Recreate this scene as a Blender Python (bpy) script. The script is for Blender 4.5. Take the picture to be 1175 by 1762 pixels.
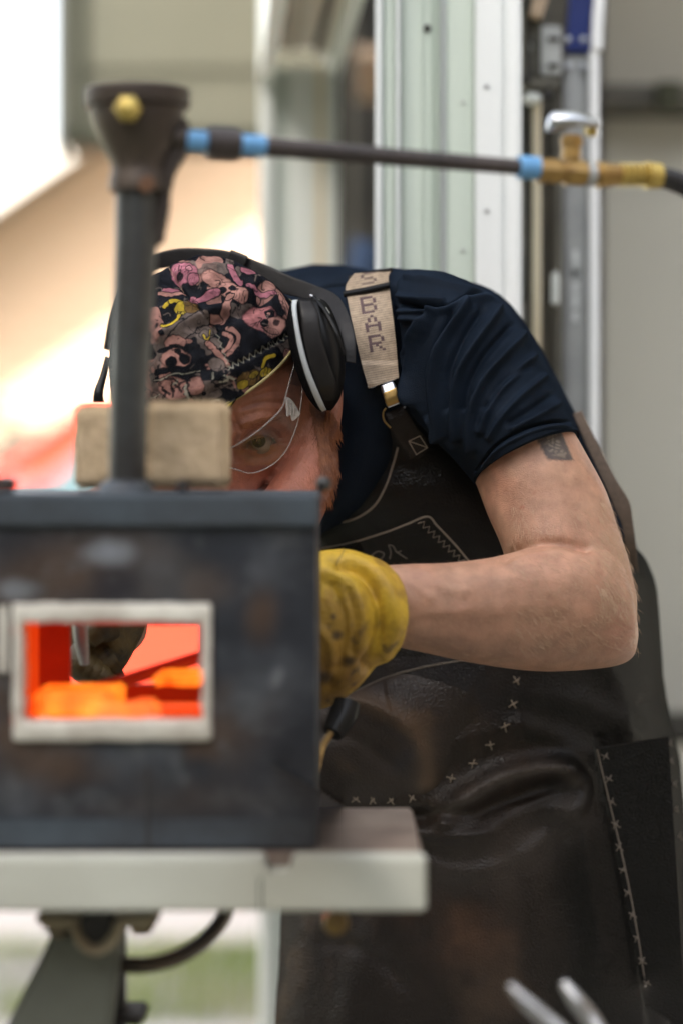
import bpy, bmesh, math, random
import numpy as np
from mathutils import Vector, Matrix
from mathutils.bvhtree import BVHTree

for o in list(bpy.data.objects): bpy.data.objects.remove(o)
scene = bpy.context.scene
col = scene.collection
R = math.radians
rng = np.random.RandomState(7)
random.seed(7)

# ------------------------------------------------------------------ camera
F = 85.0/24.0*1175.0; CX = 587.5; HY = 811.0; CZ = 1.20
cam_d = bpy.data.cameras.new('camera'); cam = bpy.data.objects.new('camera', cam_d); col.objects.link(cam)
cam.location = (0, 0, CZ); cam.rotation_euler = (R(90), 0, 0)
cam_d.sensor_fit = 'HORIZONTAL'; cam_d.sensor_width = 24; cam_d.lens = 85
cam_d.shift_y = -(881-HY)/1175.0
cam_d.clip_start = 0.05; cam_d.clip_end = 500
cam_d.dof.use_dof = True; cam_d.dof.focus_distance = 2.14; cam_d.dof.aperture_fstop = 1.95
scene.camera = cam
# ------------------------------------------------------------------ light
w = bpy.data.worlds.new('World'); scene.world = w; w.use_nodes = True
nt = w.node_tree; bg = nt.nodes['Background']
sky = nt.nodes.new('ShaderNodeTexSky'); sky.sky_type = 'NISHITA'; sky.sun_disc = False
SUN = Vector((-.6, -.5, .6)).normalized()
sky.sun_elevation = math.asin(SUN.z); sky.sun_rotation = math.atan2(SUN.x, SUN.y)
sky.dust_density = 2.5; sky.air_density = 1.0
hs_ = nt.nodes.new('ShaderNodeHueSaturation'); hs_.inputs['Saturation'].default_value = .42     # hazy white sky
tn_ = nt.nodes.new('ShaderNodeMix'); tn_.data_type = 'RGBA'; tn_.blend_type = 'MULTIPLY'; tn_.inputs[0].default_value = 1; tn_.inputs[7].default_value = (1.04, 1.0, .95, 1)
nt.links.new(sky.outputs[0], hs_.inputs['Color']); nt.links.new(hs_.outputs[0], tn_.inputs[6]); nt.links.new(tn_.outputs[2], bg.inputs[0]); bg.inputs[1].default_value = 0.13
sd = bpy.data.lights.new('sun', 'SUN'); sd.energy = 4.5; sd.angle = R(.5); sd.color = (1, .93, .84)
so = bpy.data.objects.new('sun', sd); col.objects.link(so)
so.rotation_euler = SUN.to_track_quat('Z', 'Y').to_euler(); so.location = SUN*20
scene.view_settings.view_transform = 'Standard'; scene.view_settings.look = 'None'
scene.view_settings.exposure = 2.62; scene.view_settings.gamma = 1
scene.view_settings.use_curve_mapping = False

# ------------------------------------------------------------------ helpers
def P(px, py, Y):
    return Vector(((px-CX)*Y/F, Y, CZ-(py-HY)*Y/F))
def toPx(v):
    v = np.asarray(v)
    return CX+v[..., 0]/v[..., 1]*F, HY-(v[..., 2]-CZ)/v[..., 1]*F

_T = np.random.RandomState(3).rand(64, 64, 64)
def vnoise(p, s=1.0):
    p = np.asarray(p)*s
    i = np.floor(p).astype(int); f = p-i; f = f*f*(3-2*f); i = i % 64; j = (i+1) % 64
    r = 0
    for a in (0, 1):
        for b in (0, 1):
            for c in (0, 1):
                ix = (j if a else i)[..., 0]; iy = (j if b else i)[..., 1]; iz = (j if c else i)[..., 2]
                wgt = (f[..., 0] if a else 1-f[..., 0])*(f[..., 1] if b else 1-f[..., 1])*(f[..., 2] if c else 1-f[..., 2])
                r = r+wgt*_T[ix, iy, iz]
    return r*2-1
def fbm(p, s, o=4):
    r = 0; a = 1; t = 0
    for k in range(o):
        r = r+a*vnoise(np.asarray(p)+k*7.31, s*2**k); t += a; a *= .5
    return r/t
def sstep(a, b, x):
    t = np.clip((x-a)/(b-a), 0, 1); return t*t*(3-2*t)
def pdist(px, py, pts):
    d = np.full(px.shape, 1e9)
    for (x0, y0), (x1, y1) in zip(pts[:-1], pts[1:]):
        dx, dy = x1-x0, y1-y0; L = dx*dx+dy*dy+1e-9
        t = np.clip(((px-x0)*dx+(py-y0)*dy)/L, 0, 1)
        d = np.minimum(d, np.hypot(px-x0-t*dx, py-y0-t*dy))
    return d
def smooth_pts(pts, n=6):
    pts = np.array(pts, float); out = []
    for i in range(len(pts)-1):
        p0 = pts[max(i-1, 0)]; p1 = pts[i]; p2 = pts[i+1]; p3 = pts[min(i+2, len(pts)-1)]
        for k in range(n):
            t = k/n
            out.append(.5*((2*p1)+(-p0+p2)*t+(2*p0-5*p1+4*p2-p3)*t*t+(-p0+3*p1-3*p2+p3)*t**3))
    out.append(pts[-1]); return np.array(out)
def strokes(px, py, lst):
    r = np.zeros(px.shape)
    for pts, amp, wd in lst:
        sp = smooth_pts(pts, 4)
        r += amp*np.exp(-(pdist(px, py, sp)/wd)**2)
    return r
def ell(px, py, cx, cy, rx, ry, ang=0, soft=.12):
    a = R(ang); dx = px-cx; dy = py-cy
    u = (dx*math.cos(a)+dy*math.sin(a))/rx; v = (-dx*math.sin(a)+dy*math.cos(a))/ry
    return 1-sstep(1-soft, 1+soft, np.hypot(u, v))
def inpoly(px, py, poly, soft=3):
    ins = np.zeros(px.shape, bool); n = len(poly)
    for i in range(n):
        x0, y0 = poly[i]; x1, y1 = poly[(i+1) % n]
        c = ((y0 > py) != (y1 > py)) & (px < (x1-x0)*(py-y0)/((y1-y0) if y1 != y0 else 1e-9)+x0)
        ins ^= c
    d = pdist(px, py, list(poly)+[poly[0]])
    return np.clip(.5+np.where(ins, d, -d)/(2*soft), 0, 1)

# --- materials
M = {}
def mat(name, c=(.5, .5, .5), rough=.6, metal=0, c2=None, ns=8, nd=4, lo=.35, hi=.65, bump=0, bs=60, attr=False,
        emit=None, es=1, alpha=None, sss=0, sheen=0, trans=0, ior=1.45, rough2=None, coat=0, stretch=None, spec=None, bump2=0, bs2=8, bumpvor=False, gloss=None):
    m = bpy.data.materials.new(name); m.use_nodes = True; M[name] = m
    t = m.node_tree; N = t.nodes; L = t.links; b = N['Principled BSDF']
    tc = N.new('ShaderNodeTexCoord'); src = tc.outputs['Object']
    if stretch:
        mp = N.new('ShaderNodeMapping'); mp.inputs['Scale'].default_value = stretch; L.new(src, mp.inputs[0]); srcs = mp.outputs[0]
    else: srcs = src
    no = N.new('ShaderNodeTexNoise'); no.inputs['Scale'].default_value = ns; no.inputs['Detail'].default_value = nd; no.inputs['Roughness'].default_value = .6
    L.new(srcs, no.inputs['Vector'])
    mr = N.new('ShaderNodeMapRange'); mr.inputs[1].default_value = lo; mr.inputs[2].default_value = hi; L.new(no.outputs[0], mr.inputs[0])
    if attr:
        at = N.new('ShaderNodeAttribute'); at.attribute_name = 'col'; base = at.outputs['Color']
        mx = N.new('ShaderNodeMix'); mx.data_type = 'RGBA'; mx.blend_type = 'MULTIPLY'; mx.inputs[0].default_value = 1
        mr2 = N.new('ShaderNodeMapRange'); mr2.inputs[3].default_value = .82; mr2.inputs[4].default_value = 1.15; L.new(mr.outputs[0], mr2.inputs[0])
        L.new(base, mx.inputs[6]); L.new(mr2.outputs[0], mx.inputs[7]); L.new(mx.outputs[2], b.inputs['Base Color'])
    else:
        mx = N.new('ShaderNodeMix'); mx.data_type = 'RGBA'
        mx.inputs[6].default_value = (*c, 1); mx.inputs[7].default_value = (*(c2 or tuple(x*.85 for x in c)), 1)
        L.new(mr.outputs[0], mx.inputs[0]); L.new(mx.outputs[2], b.inputs['Base Color'])
    b.inputs['Roughness'].default_value = rough; b.inputs['Metallic'].default_value = metal
    if rough2 is not None:
        r3 = N.new('ShaderNodeMapRange'); r3.inputs[3].default_value = rough; r3.inputs[4].default_value = rough2
        L.new(mr.outputs[0], r3.inputs[0]); L.new(r3.outputs[0], b.inputs['Roughness'])
    if bump:
        if bumpvor:
            n2 = N.new('ShaderNodeTexVoronoi'); n2.inputs['Scale'].default_value = bs; n2.feature = 'SMOOTH_F1'
        else:
            n2 = N.new('ShaderNodeTexNoise'); n2.inputs['Scale'].default_value = bs; n2.inputs['Detail'].default_value = 3
        L.new(src, n2.inputs['Vector'])
        bp = N.new('ShaderNodeBump'); bp.inputs['Strength'].default_value = bump; bp.inputs['Distance'].default_value = .002
        L.new(n2.outputs[0], bp.inputs['Height']); last = bp
        if bump2:
            n3 = N.new('ShaderNodeTexNoise'); n3.inputs['Scale'].default_value = bs2; n3.inputs['Detail'].default_value = 4; L.new(src, n3.inputs['Vector'])
            b2 = N.new('ShaderNodeBump'); b2.inputs['Strength'].default_value = bump2; b2.inputs['Distance'].default_value = .01
            L.new(n3.outputs[0], b2.inputs['Height']); L.new(bp.outputs[0], b2.inputs['Normal']); last = b2
        L.new(last.outputs[0], b.inputs['Normal'])
    if sss: b.inputs['Subsurface Weight'].default_value = sss; b.inputs['Subsurface Radius'].default_value = (1, .35, .2); b.inputs['Subsurface Scale'].default_value = .006
    if sheen: b.inputs['Sheen Weight'].default_value = sheen; b.inputs['Sheen Roughness'].default_value = .5
    if trans: b.inputs['Transmission Weight'].default_value = trans; b.inputs['IOR'].default_value = ior
    if coat: b.inputs['Coat Weight'].default_value = coat; b.inputs['Coat Roughness'].default_value = .08
    if spec is not None: b.inputs['Specular IOR Level'].default_value = spec
    if gloss:
        b.inputs['Specular IOR Level'].default_value = 0
        gs = N.new('ShaderNodeBsdfGlossy'); gs.inputs['Roughness'].default_value = gloss[1]; ms = N.new('ShaderNodeMixShader'); ms.inputs[0].default_value = gloss[0]
        if bump: L.new(last.outputs[0], gs.inputs['Normal'])
        L.new(b.outputs[0], ms.inputs[1]); L.new(gs.outputs[0], ms.inputs[2]); L.new(ms.outputs[0], N['Material Output'].inputs['Surface'])
    if alpha is not None: b.inputs['Alpha'].default_value = alpha
    if emit:
        if emit == 'attr':
            L.new(mx.outputs[2], b.inputs['Emission Color'])
        else:
            mx2 = N.new('ShaderNodeMix'); mx2.data_type = 'RGBA'; mx2.inputs[6].default_value = (*emit[0], 1); mx2.inputs[7].default_value = (*emit[1], 1)
            L.new(mr.outputs[0], mx2.inputs[0]); L.new(mx2.outputs[2], b.inputs['Emission Color'])
        b.inputs['Emission Strength'].default_value = es
    return m

# --- object creation
def put(name, me, m, parent=None, kind=None):
    o = bpy.data.objects.new(name, me); col.objects.link(o)
    if m is not None and len(me.materials) == 0: me.materials.append(m)
    if parent: o.parent = parent; o.matrix_parent_inverse = Matrix.Identity(4)
    if kind: o['kind'] = kind
    if parent is not None:
        inv = Matrix.Translation(parent_world(parent)).inverted()
        if not me.get('local'):
            me.transform(inv); me['local'] = 1
    return o
def parent_world(p):
    v = Vector((0, 0, 0))
    while p is not None: v = v+p.location; p = p.parent
    return v
def thing(name, label, cat, loc=(0, 0, 0), group=None):
    o = bpy.data.objects.new(name, None); col.objects.link(o); o.location = loc
    o.empty_display_size = .05; o['label'] = label; o['category'] = cat
    if group: o['group'] = group
    return o
def npmesh(verts, faces, smooth=True, name='mesh'):
    me = bpy.data.meshes.new(name); verts = np.asarray(verts, float).reshape(-1, 3)
    faces = np.asarray(faces, np.int32); k = faces.shape[1]; n = len(faces)
    me.vertices.add(len(verts)); me.vertices.foreach_set('co', verts.ravel())
    me.loops.add(n*k); me.loops.foreach_set('vertex_index', faces.ravel())
    me.polygons.add(n); me.polygons.foreach_set('loop_start', np.arange(0, n*k, k, dtype=np.int32))
    me.polygons.foreach_set('loop_total', np.full(n, k, np.int32))
    me.update(calc_edges=True); me.validate()
    me.polygons.foreach_set('use_smooth', np.full(len(me.polygons), smooth))
    return me
def setcol(me, c):
    a = me.color_attributes.new('col', 'FLOAT_COLOR', 'POINT')
    c = np.asarray(c, float); c4 = np.ones((len(me.vertices), 4)); c4[:, :3] = c
    a.data.foreach_set('color', c4.ravel())
def getco(me):
    v = np.empty(len(me.vertices)*3); me.vertices.foreach_get('co', v); return v.reshape(-1, 3)
def gridfaces(nu, nv, closed=True):
    i = np.arange(nu-1)[:, None]; nj = nv if closed else nv-1; j = np.arange(nj)[None, :]; j2 = (j+1) % nv
    return np.stack([i*nv+j, i*nv+j2, (i+1)*nv+j2, (i+1)*nv+j], -1).reshape(-1, 4)
def crom(rows, n):
    rows = np.array(rows, float); m = len(rows)
    t = np.linspace(0, m-1, n); i = np.minimum(t.astype(int), m-2); f = (t-i)[:, None]
    p0 = rows[np.maximum(i-1, 0)]; p1 = rows[i]; p2 = rows[i+1]; p3 = rows[np.minimum(i+2, m-1)]
    return .5*((2*p1)+(-p0+p2)*f+(2*p0-5*p1+4*p2-p3)*f**2+(-p0+3*p1-3*p2+p3)*f**3)
# a tube-like body given by rings: A and B are the two rim points of each ring as seen from the front,
# Y its distance, th half depth, (bx,by) tilt of the ring, ys difference of distance between A and B
def loft(rings, nu, nv, disp=None, ex=1.0, cap=True, a0=0, a1=2*math.pi, closed=True):
    rows = [list(r)+[0]*(9-len(r)) for r in rings]
    q = crom(rows, nu)
    th = np.linspace(a0, a1, nv, endpoint=not closed)
    c = np.cos(th); s = np.sin(th)
    c = np.sign(c)*np.abs(c)**ex; s = np.sign(s)*np.abs(s)**ex
    ax, ay, bx, by, Y, t, ox, oy, ys = [q[:, k:k+1] for k in range(9)]
    pxx = (ax+bx)/2+(bx-ax)/2*c-ox*s; pyy = (ay+by)/2+(by-ay)/2*c-oy*s
    YY = Y+t*s+ys*c
    V = np.stack([(pxx-CX)*YY/F, YY+0*pxx, CZ-(pyy-HY)*YY/F], -1)
    if disp is not None:
        if closed:
            dv = np.roll(V, -1, 1)-np.roll(V, 1, 1)
        else: dv = np.gradient(V, axis=1)
        du = np.gradient(V, axis=0)
        n = np.cross(du, dv); n /= np.linalg.norm(n, axis=-1, keepdims=True)+1e-12
        ctr = V.mean(1, keepdims=True)
        sg = np.sign(np.sum(n*(V-ctr), -1).mean()); n *= sg
        V = V+n*disp(pxx, pyy, V, -s+0*pxx)[..., None]
    Fc = gridfaces(nu, nv, closed)
    V = V.reshape(-1, 3)
    if cap and closed:
        c0 = V[:nv].mean(0); c1 = V[-nv:].mean(0); k = len(V); V = np.vstack([V, c0, c1])
        j = np.arange(nv); j2 = (j+1) % nv
        f0 = np.stack([j*0+k, j2, j, j], -1)[:, :4]; f1 = np.stack([j*0+k+1, (nu-1)*nv+j, (nu-1)*nv+j2, (nu-1)*nv+j2], -1)
        return V, Fc, (f0[:, :3], f1[:, :3])
    return V, Fc, None
def loftmesh(rings, nu, nv, **k):
    V, Fc, caps = loft(rings, nu, nv, **k)
    me = bpy.data.meshes.new('m')
    fs = Fc.tolist()
    if caps: fs += caps[0].tolist()+caps[1].tolist()
    me.from_pydata(V.tolist(), [], fs); me.update()
    bm = bmesh.new(); bm.from_mesh(me); bmesh.ops.recalc_face_normals(bm, faces=bm.faces); bm.to_mesh(me); bm.free()
    me.polygons.foreach_set('use_smooth', np.ones(len(me.polygons), bool))
    return me
def clean(bm, smooth=False, ang=None):
    bmesh.ops.recalc_face_normals(bm, faces=bm.faces)
    me = bpy.data.meshes.new('m'); bm.to_mesh(me); bm.free()
    me.polygons.foreach_set('use_smooth', np.full(len(me.polygons), smooth))
    if smooth and ang is not None:
        me.set_sharp_from_angle(angle=R(ang))
    return me
def bxm(lo, hi, bev=.002, seg=2, rot=None, about=None):
    bm = bmesh.new(); add_box(bm, lo, hi, rot, about)
    if bev: bmesh.ops.bevel(bm, geom=bm.edges[:], offset=bev, segments=seg, affect='EDGES', clamp_overlap=True)
    return clean(bm, True, 35)
def add_box(bm, lo, hi, rot=None, about=None):
    lo = Vector(lo); hi = Vector(hi); c = (lo+hi)/2; s = hi-lo
    r = bmesh.ops.create_cube(bm, size=1)
    mtx = Matrix.Translation(c) @ Matrix.Diagonal((abs(s.x), abs(s.y), abs(s.z), 1))
    if rot is not None:
        a = Vector(about) if about is not None else c
        mtx = Matrix.Translation(a) @ rot @ Matrix.Translation(-a) @ mtx
    bmesh.ops.transform(bm, matrix=mtx, verts=r['verts'])
def pbx(x0, y0, x1, y1, Y0, Y1, bev=.002, Yr=None):       # box whose front face spans these image points at distance Y0
    a = P(x0, y0, Yr or Y0); b = P(x1, y1, Yr or Y0)
    return bxm((a.x, Y0, b.z), (b.x, Y1, a.z), bev)
def tubem(pts, rad, seg=12, n=6, smoothp=True, cap=True):
    pts = [Vector(p) for p in pts]
    rad = [rad]*len(pts) if not hasattr(rad, '__len__') else list(rad)
    q = np.array([[*p, r] for p, r in zip(pts, rad)])
    if smoothp and len(pts) > 2: q = crom(q, (len(pts)-1)*n+1)
    nu = len(q); V = []
    t = np.gradient(q[:, :3], axis=0); t /= np.linalg.norm(t, axis=1, keepdims=True)+1e-12
    up = Vector((0, 0, 1)) if abs(t[0][2]) < .9 else Vector((1, 0, 0))
    a = Vector(t[0]).cross(up).normalized()
    for i in range(nu):
        T = Vector(t[i]); a = (a-T*a.dot(T)).normalized(); b = T.cross(a)
        for k in range(seg):
            th = 2*math.pi*k/seg
            V.append(Vector(q[i][:3])+(a*math.cos(th)+b*math.sin(th))*q[i][3])
    fs = gridfaces(nu, seg).tolist()
    if cap: fs += [list(range(seg))[::-1], [(nu-1)*seg+k for k in range(seg)]]
    me = bpy.data.meshes.new('m'); me.from_pydata([tuple(v) for v in V], [], fs); me.update()
    bm = bmesh.new(); bm.from_mesh(me); bmesh.ops.recalc_face_normals(bm, faces=bm.faces); bm.to_mesh(me); bm.free()
    me.polygons.foreach_set('use_smooth', np.ones(len(me.polygons), bool)); me.set_sharp_from_angle(angle=R(50))
    return me
def lathem(prof, base, axis, seg=40, ang=40):              # prof: (radius, distance along axis)
    axis = Vector(axis).normalized(); q = axis.to_track_quat('Z', 'Y'); V = []
    for r, h in prof:
        for k in range(seg):
            t = 2*math.pi*k/seg
            V.append(Vector(base)+q @ Vector((r*math.cos(t), r*math.sin(t), h)))
    fs = gridfaces(len(prof), seg).tolist()+[list(range(seg)), [(len(prof)-1)*seg+k for k in range(seg)]]
    me = bpy.data.meshes.new('m'); me.from_pydata([tuple(v) for v in V], [], fs); me.update()
    bm = bmesh.new(); bm.from_mesh(me); bmesh.ops.recalc_face_normals(bm, faces=bm.faces); bm.to_mesh(me); bm.free()
    me.polygons.foreach_set('use_smooth', np.ones(len(me.polygons), bool)); me.set_sharp_from_angle(angle=R(ang))
    return me
def joinm(*ms):
    bm = bmesh.new()
    for m in ms: bm.from_mesh(m)
    me = bpy.data.meshes.new('m'); bm.to_mesh(me); bm.free()
    return me
def polym(poly, y0, y1, bev=.0):                           # (x,z) outline extruded from y0 to y1
    bm = bmesh.new(); a = [bm.verts.new((x, y0, z)) for x, z in poly]; b = [bm.verts.new((x, y1, z)) for x, z in poly]
    n = len(poly); bm.faces.new(a); bm.faces.new(b[::-1])
    for i in range(n): bm.faces.new((a[i], b[i], b[(i+1) % n], a[(i+1) % n]))
    if bev: bmesh.ops.bevel(bm, geom=bm.edges[:], offset=bev, segments=3, affect='EDGES', clamp_overlap=True)
    return clean(bm, True, 40)
class Surf:
    def __init__(s, *ms):
        vs = []; fs = []; k = 0
        for me in ms:
            v = getco(me); vs += [tuple(x) for x in v]
            for p in me.polygons: fs.append([k+i for i in p.vertices])
            k += len(v)
        s.b = BVHTree.FromPolygons(vs, fs)
    def hit(s, px, py):
        d = (P(px, py, 1)-Vector((0, 0, CZ))).normalized()
        h = s.b.ray_cast(Vector((0, 0, CZ)), d)
        if h[0] is None: return None, None
        n = h[1]
        if n.y > 0: n = -n
        return h[0], n
    def Y(s, px, py, df=2.2):
        h, n = s.hit(px, py); return h.y if h else df

# ------------------------------------------------------------------ material list
mat('grass_ground', (.20, .25, .09), .95, c2=(.34, .31, .26), ns=1.2, nd=8, bump=.8, bs=40)
mat('grass_blade', (.22, .30, .07), .8, c2=(.34, .36, .14), ns=3)
mat('gravel_stone', (.5, .48, .44), .9, c2=(.3, .28, .25), ns=30)
mat('concrete', (.55, .53, .48), .85, c2=(.46, .44, .40), ns=4, nd=8, bump=.3, bs=60)
mat('siding', (.52, .375, .265), .75, c2=(.47, .335, .235), ns=3, bump=.1, bs=40, stretch=(.3, 1, 6))
mat('roof_felt', (.12, .10, .09), .9, bump=.5, bs=30)
mat('white_wood', (.72, .70, .66), .6)
mat('olive_panel', (.32, .305, .22), .7, c2=(.27, .262, .185), ns=2, nd=6)
mat('olive_dark', (.075, .08, .05), .8)
mat('trim_grey', (.35, .36, .33), .6)
mat('metal_siding', (.56, .63, .55), .42, c2=(.50, .57, .50), ns=3, nd=8, stretch=(6, 6, .6), bump=.05, bs=10)
mat('metal_white', (.76, .79, .78), .4, c2=(.70, .73, .72), ns=3, nd=8, stretch=(8, 8, .5))
mat('metal_cream', (.72, .66, .52), .5, c2=(.55, .46, .32), ns=4, nd=8, stretch=(10, 10, 1))
mat('wood_brown', (.52, .39, .28), .7, c2=(.36, .26, .18), ns=8, stretch=(6, .5, 6))
mat('interior_dark', (.055, .052, .045), .85, c2=(.03, .03, .026), ns=6)
mat('interior_wall', (.66, .64, .56), .8, c2=(.60, .585, .51), ns=1.5)
mat('interior_white', (.72, .72, .65), .6, c2=(.67, .67, .60), ns=1.5)
mat('galvanised', (.42, .43, .42), .45, .3, c2=(.33, .34, .34), ns=25, nd=6)
mat('galvanised_dark', (.16, .15, .12), .55, .4, c2=(.10, .095, .08), ns=12)
mat('blue_plastic', (.005, .03, .22), .3, c2=(.004, .02, .16), coat=.3)
mat('blue_cloth', (.05, .09, .18), .8)
mat('red_paint', (.62, .045, .022), .3, c2=(.55, .04, .02), coat=.6)
mat('car_glass', (.10, .16, .18), .05, spec=.8)
mat('rubber', (.02, .02, .02), .8)
mat('hub_metal', (.5, .5, .5), .3, .9)
mat('lamp_clear', (.8, .8, .8), .1, coat=.5)
mat('dry_leaf', (.13, .105, .075), .9, c2=(.07, .06, .045), ns=4)
mat('bark', (.16, .12, .09), .9, bump=.5, bs=40)
mat('forge_steel', (.055, .062, .075), .42, .55, c2=(.028, .028, .03), ns=7, nd=8, lo=.4, hi=.6, rough2=.62, bump=.15, bs=90, bump2=.05, bs2=20)
mat('forge_front', attr=True, rough=.45, ns=40, bump=.25, bs=120, metal=.2, spec=.3)
mat('forge_edge', (.10, .125, .15), .40, .5, c2=(.05, .055, .062), ns=9, nd=8, rough2=.6, bump=.15, bs=80)
mat('soot', (.055, .04, .034), .8, c2=(.03, .028, .028), ns=12)
mat('bare_metal', (.35, .40, .46), .35, .8, c2=(.2, .22, .25), ns=20)
mat('ceramic', (.72, .70, .62), .95, c2=(.45, .41, .35), ns=18, nd=6, bump=.8, bs=120, emit=((.5, .1, .02), (.5, .06, .01)), es=.0)
mat('hot_brick', (.5, .2, .08), .9, c2=(.4, .12, .05), ns=38, nd=3, bump=.6, bs=80, emit=((1, .075, .002), (1, .33, .025)), es=.22)
mat('hot_wall', (.4, .12, .05), .9, ns=8, emit=((.85, .05, .003), (1, .10, .006)), es=.10)
mat('warm_wall', (.25, .06, .03), .9, ns=12, emit=((.30, .008, .001), (.12, .003, .001)), es=.10)
mat('hot_bar', (.12, .03, .02), .6, emit=((.35, .012, .004), (.15, .006, .003)), es=.10)
mat('fire_brick', (.58, .44, .28), .95, c2=(.48, .36, .22), ns=70, nd=4, bump=1, bs=160, bump2=.1, bs2=30)
mat('pipe_steel', (.085, .09, .09), .38, .7, c2=(.045, .042, .04), ns=14, nd=6, rough2=.55, bump=.1, bs=120)
mat('cast_iron', (.085, .065, .05), .55, .5, c2=(.045, .035, .03), ns=12, nd=6, bump=.3, bs=120)
mat('rust', (.20, .09, .03), .8, c2=(.1, .05, .03), ns=30)
mat('black_pipe', (.07, .055, .05), .5, .3, c2=(.035, .03, .03), ns=22, nd=5, bump=.15, bs=90)
mat('blue_tape', (.15, .36, .62), .7, c2=(.11, .29, .54), ns=60)
mat('brass', (.42, .27, .09), .36, .8, c2=(.26, .16, .06), ns=40, rough2=.45)
mat('brass_bright', (.60, .46, .13), .4, .6, c2=(.42, .30, .08), ns=40)
mat('chrome', (.62, .64, .67), .3, 1, c2=(.45, .47, .5), ns=40)
mat('black_hose', (.012, .012, .014), .45)
mat('table_paint', (.60, .61, .53), .55, c2=(.50, .50, .43), ns=9, nd=8, bump=.15, bs=60, stretch=(.5, 1, 1))
mat('table_top', (.30, .235, .185), .7, c2=(.17, .125, .10), ns=14, nd=8, bump=.3, bs=60)
mat('stand_paint', (.17, .18, .15), .45, c2=(.12, .125, .105), ns=10)
mat('stand_dark', (.02, .018, .016), .7)
mat('cream_iron', (.42, .36, .25), .7, c2=(.25, .19, .12), ns=25)
mat('copper_tube', (.12, .085, .05), .45, .5, c2=(.06, .045, .03), ns=12)
mat('steel_rod', (.50, .50, .50), .3, .9, c2=(.25, .24, .24), ns=30)

mat('skin', attr=True, rough=.47, ns=60, nd=4, sss=.06, bump=.38, bs=800, bump2=.03, bs2=120)
mat('shirt_navy', attr=True, rough=.85, ns=30, bump=.35, bs=900, gloss=(.004, .6))
mat('leather', attr=True, rough=.38, rough2=.55, ns=22, nd=6, bump=.42, bs=600, bump2=.05, bs2=60, bumpvor=True, gloss=(.026, .32))
mat('leather_strap', (.018, .014, .012), .6, c2=(.012, .010, .009), ns=30, bump=.4, bs=500, bumpvor=True, gloss=(.02, .35))
mat('leather_black', (.004, .0035, .003), .7, c2=(.003, .003, .003), ns=30, bump=.15, bs=600, bumpvor=True, gloss=(.005, .5))
mat('thread', (.27, .22, .17), .8, bump=.4, bs=600)
mat('thread_dim', (.15, .125, .10), .8, bump=.4, bs=600)
mat('strap_web', attr=True, rough=.85, ns=200, bump=.4, bs=900)
mat('cap_print', attr=True, rough=.8, ns=60, bump=.3, bs=900, gloss=(.004, .6))
mat('piping_yellow', (.34, .28, .12), .8)
mat('glove_leather', attr=True, rough=.6, ns=60, nd=6, bump=.5, bs=320, bump2=.08, bs2=60)
mat('black_plastic', (.006, .006, .007), .42, c2=(.008, .008, .008), ns=50, gloss=(.022, .3))
mat('band_plastic', (.018, .017, .017), .42, c2=(.013, .012, .012), ns=80, bump=.15, bs=200, gloss=(.02, .35))
mat('grey_stripe', (.42, .45, .46), .45)
mat('foam_pad', (.008, .008, .009), .8, gloss=(.003, .5))
mat('eye_white', attr=True, rough=.2, ns=50, gloss=(.007, .06))
mat('hair_ginger', (.34, .115, .035), .5, c2=(.16, .05, .018), ns=60)
mat('hair_blond', (.50, .34, .21), .5, c2=(.34, .21, .13), ns=60)
mat('trouser', (.03, .035, .05), .9)
mat('boot', (.04, .028, .02), .6)
mat('blocker_wood', (.09, .08, .07), .85, c2=(.06, .05, .04), ns=6, stretch=(6, 1, .5))
mat('neighbour_wall', (.55, .5, .43), .8)
g = bpy.data.materials.new('lens'); g.use_nodes = True; M['lens'] = g
t = g.node_tree; t.nodes.clear()
o_ = t.nodes.new('ShaderNodeOutputMaterial'); tr = t.nodes.new('ShaderNodeBsdfTransparent'); tr.inputs[0].default_value = (.90, .90, .90, 1)
gl = t.nodes.new('ShaderNodeBsdfGlossy'); gl.inputs['Roughness'].default_value = .08
df = t.nodes.new('ShaderNodeBsdfDiffuse'); df.inputs[0].default_value = (.7, .7, .72, 1)
m1 = t.nodes.new('ShaderNodeMixShader'); m2 = t.nodes.new('ShaderNodeMixShader'); fr = t.nodes.new('ShaderNodeFresnel'); fr.inputs[0].default_value = 1.45
m2.inputs[0].default_value = .011
m1.inputs[0].default_value = .022; t.links.new(tr.outputs[0], m1.inputs[1]); t.links.new(gl.outputs[0], m1.inputs[2])
t.links.new(m1.outputs[0], m2.inputs[1]); t.links.new(df.outputs[0], m2.inputs[2]); t.links.new(m2.outputs[0], o_.inputs[0])
mat('lens_edge', (.50, .46, .44), .3, alpha=.42)
mat('lens_tab', (.62, .60, .58), .4, c2=(.35, .33, .31), ns=200)

# ================================================================== SETTING
def mbox(name, lo, hi, m, parent=None, bev=.002, kind=None, rot=None, about=None):
    return put(name, bxm(lo, hi, bev, 2, rot, about), M[m], parent, kind)
bm = bmesh.new(); bmesh.ops.create_grid(bm, x_segments=60, y_segments=60, size=150)
for v in bm.verts:
    d = v.co.xy.length
    if d > 20: v.co.z = .25*math.sin(v.co.x*.05)*math.sin(v.co.y*.043+1)*min(1, (d-20)/30)
me = clean(bm, True); put('ground', me, M['grass_ground'], kind='structure')
mbox('concrete_slab', (-1.0, 1.0, -.05), (4.5, 5.2, .012), 'concrete', kind='structure', bev=.01)
mbox('path', (-6, 6.12, -.05), (.9, 8.3, .010), 'concrete', kind='structure', bev=.01)
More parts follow.
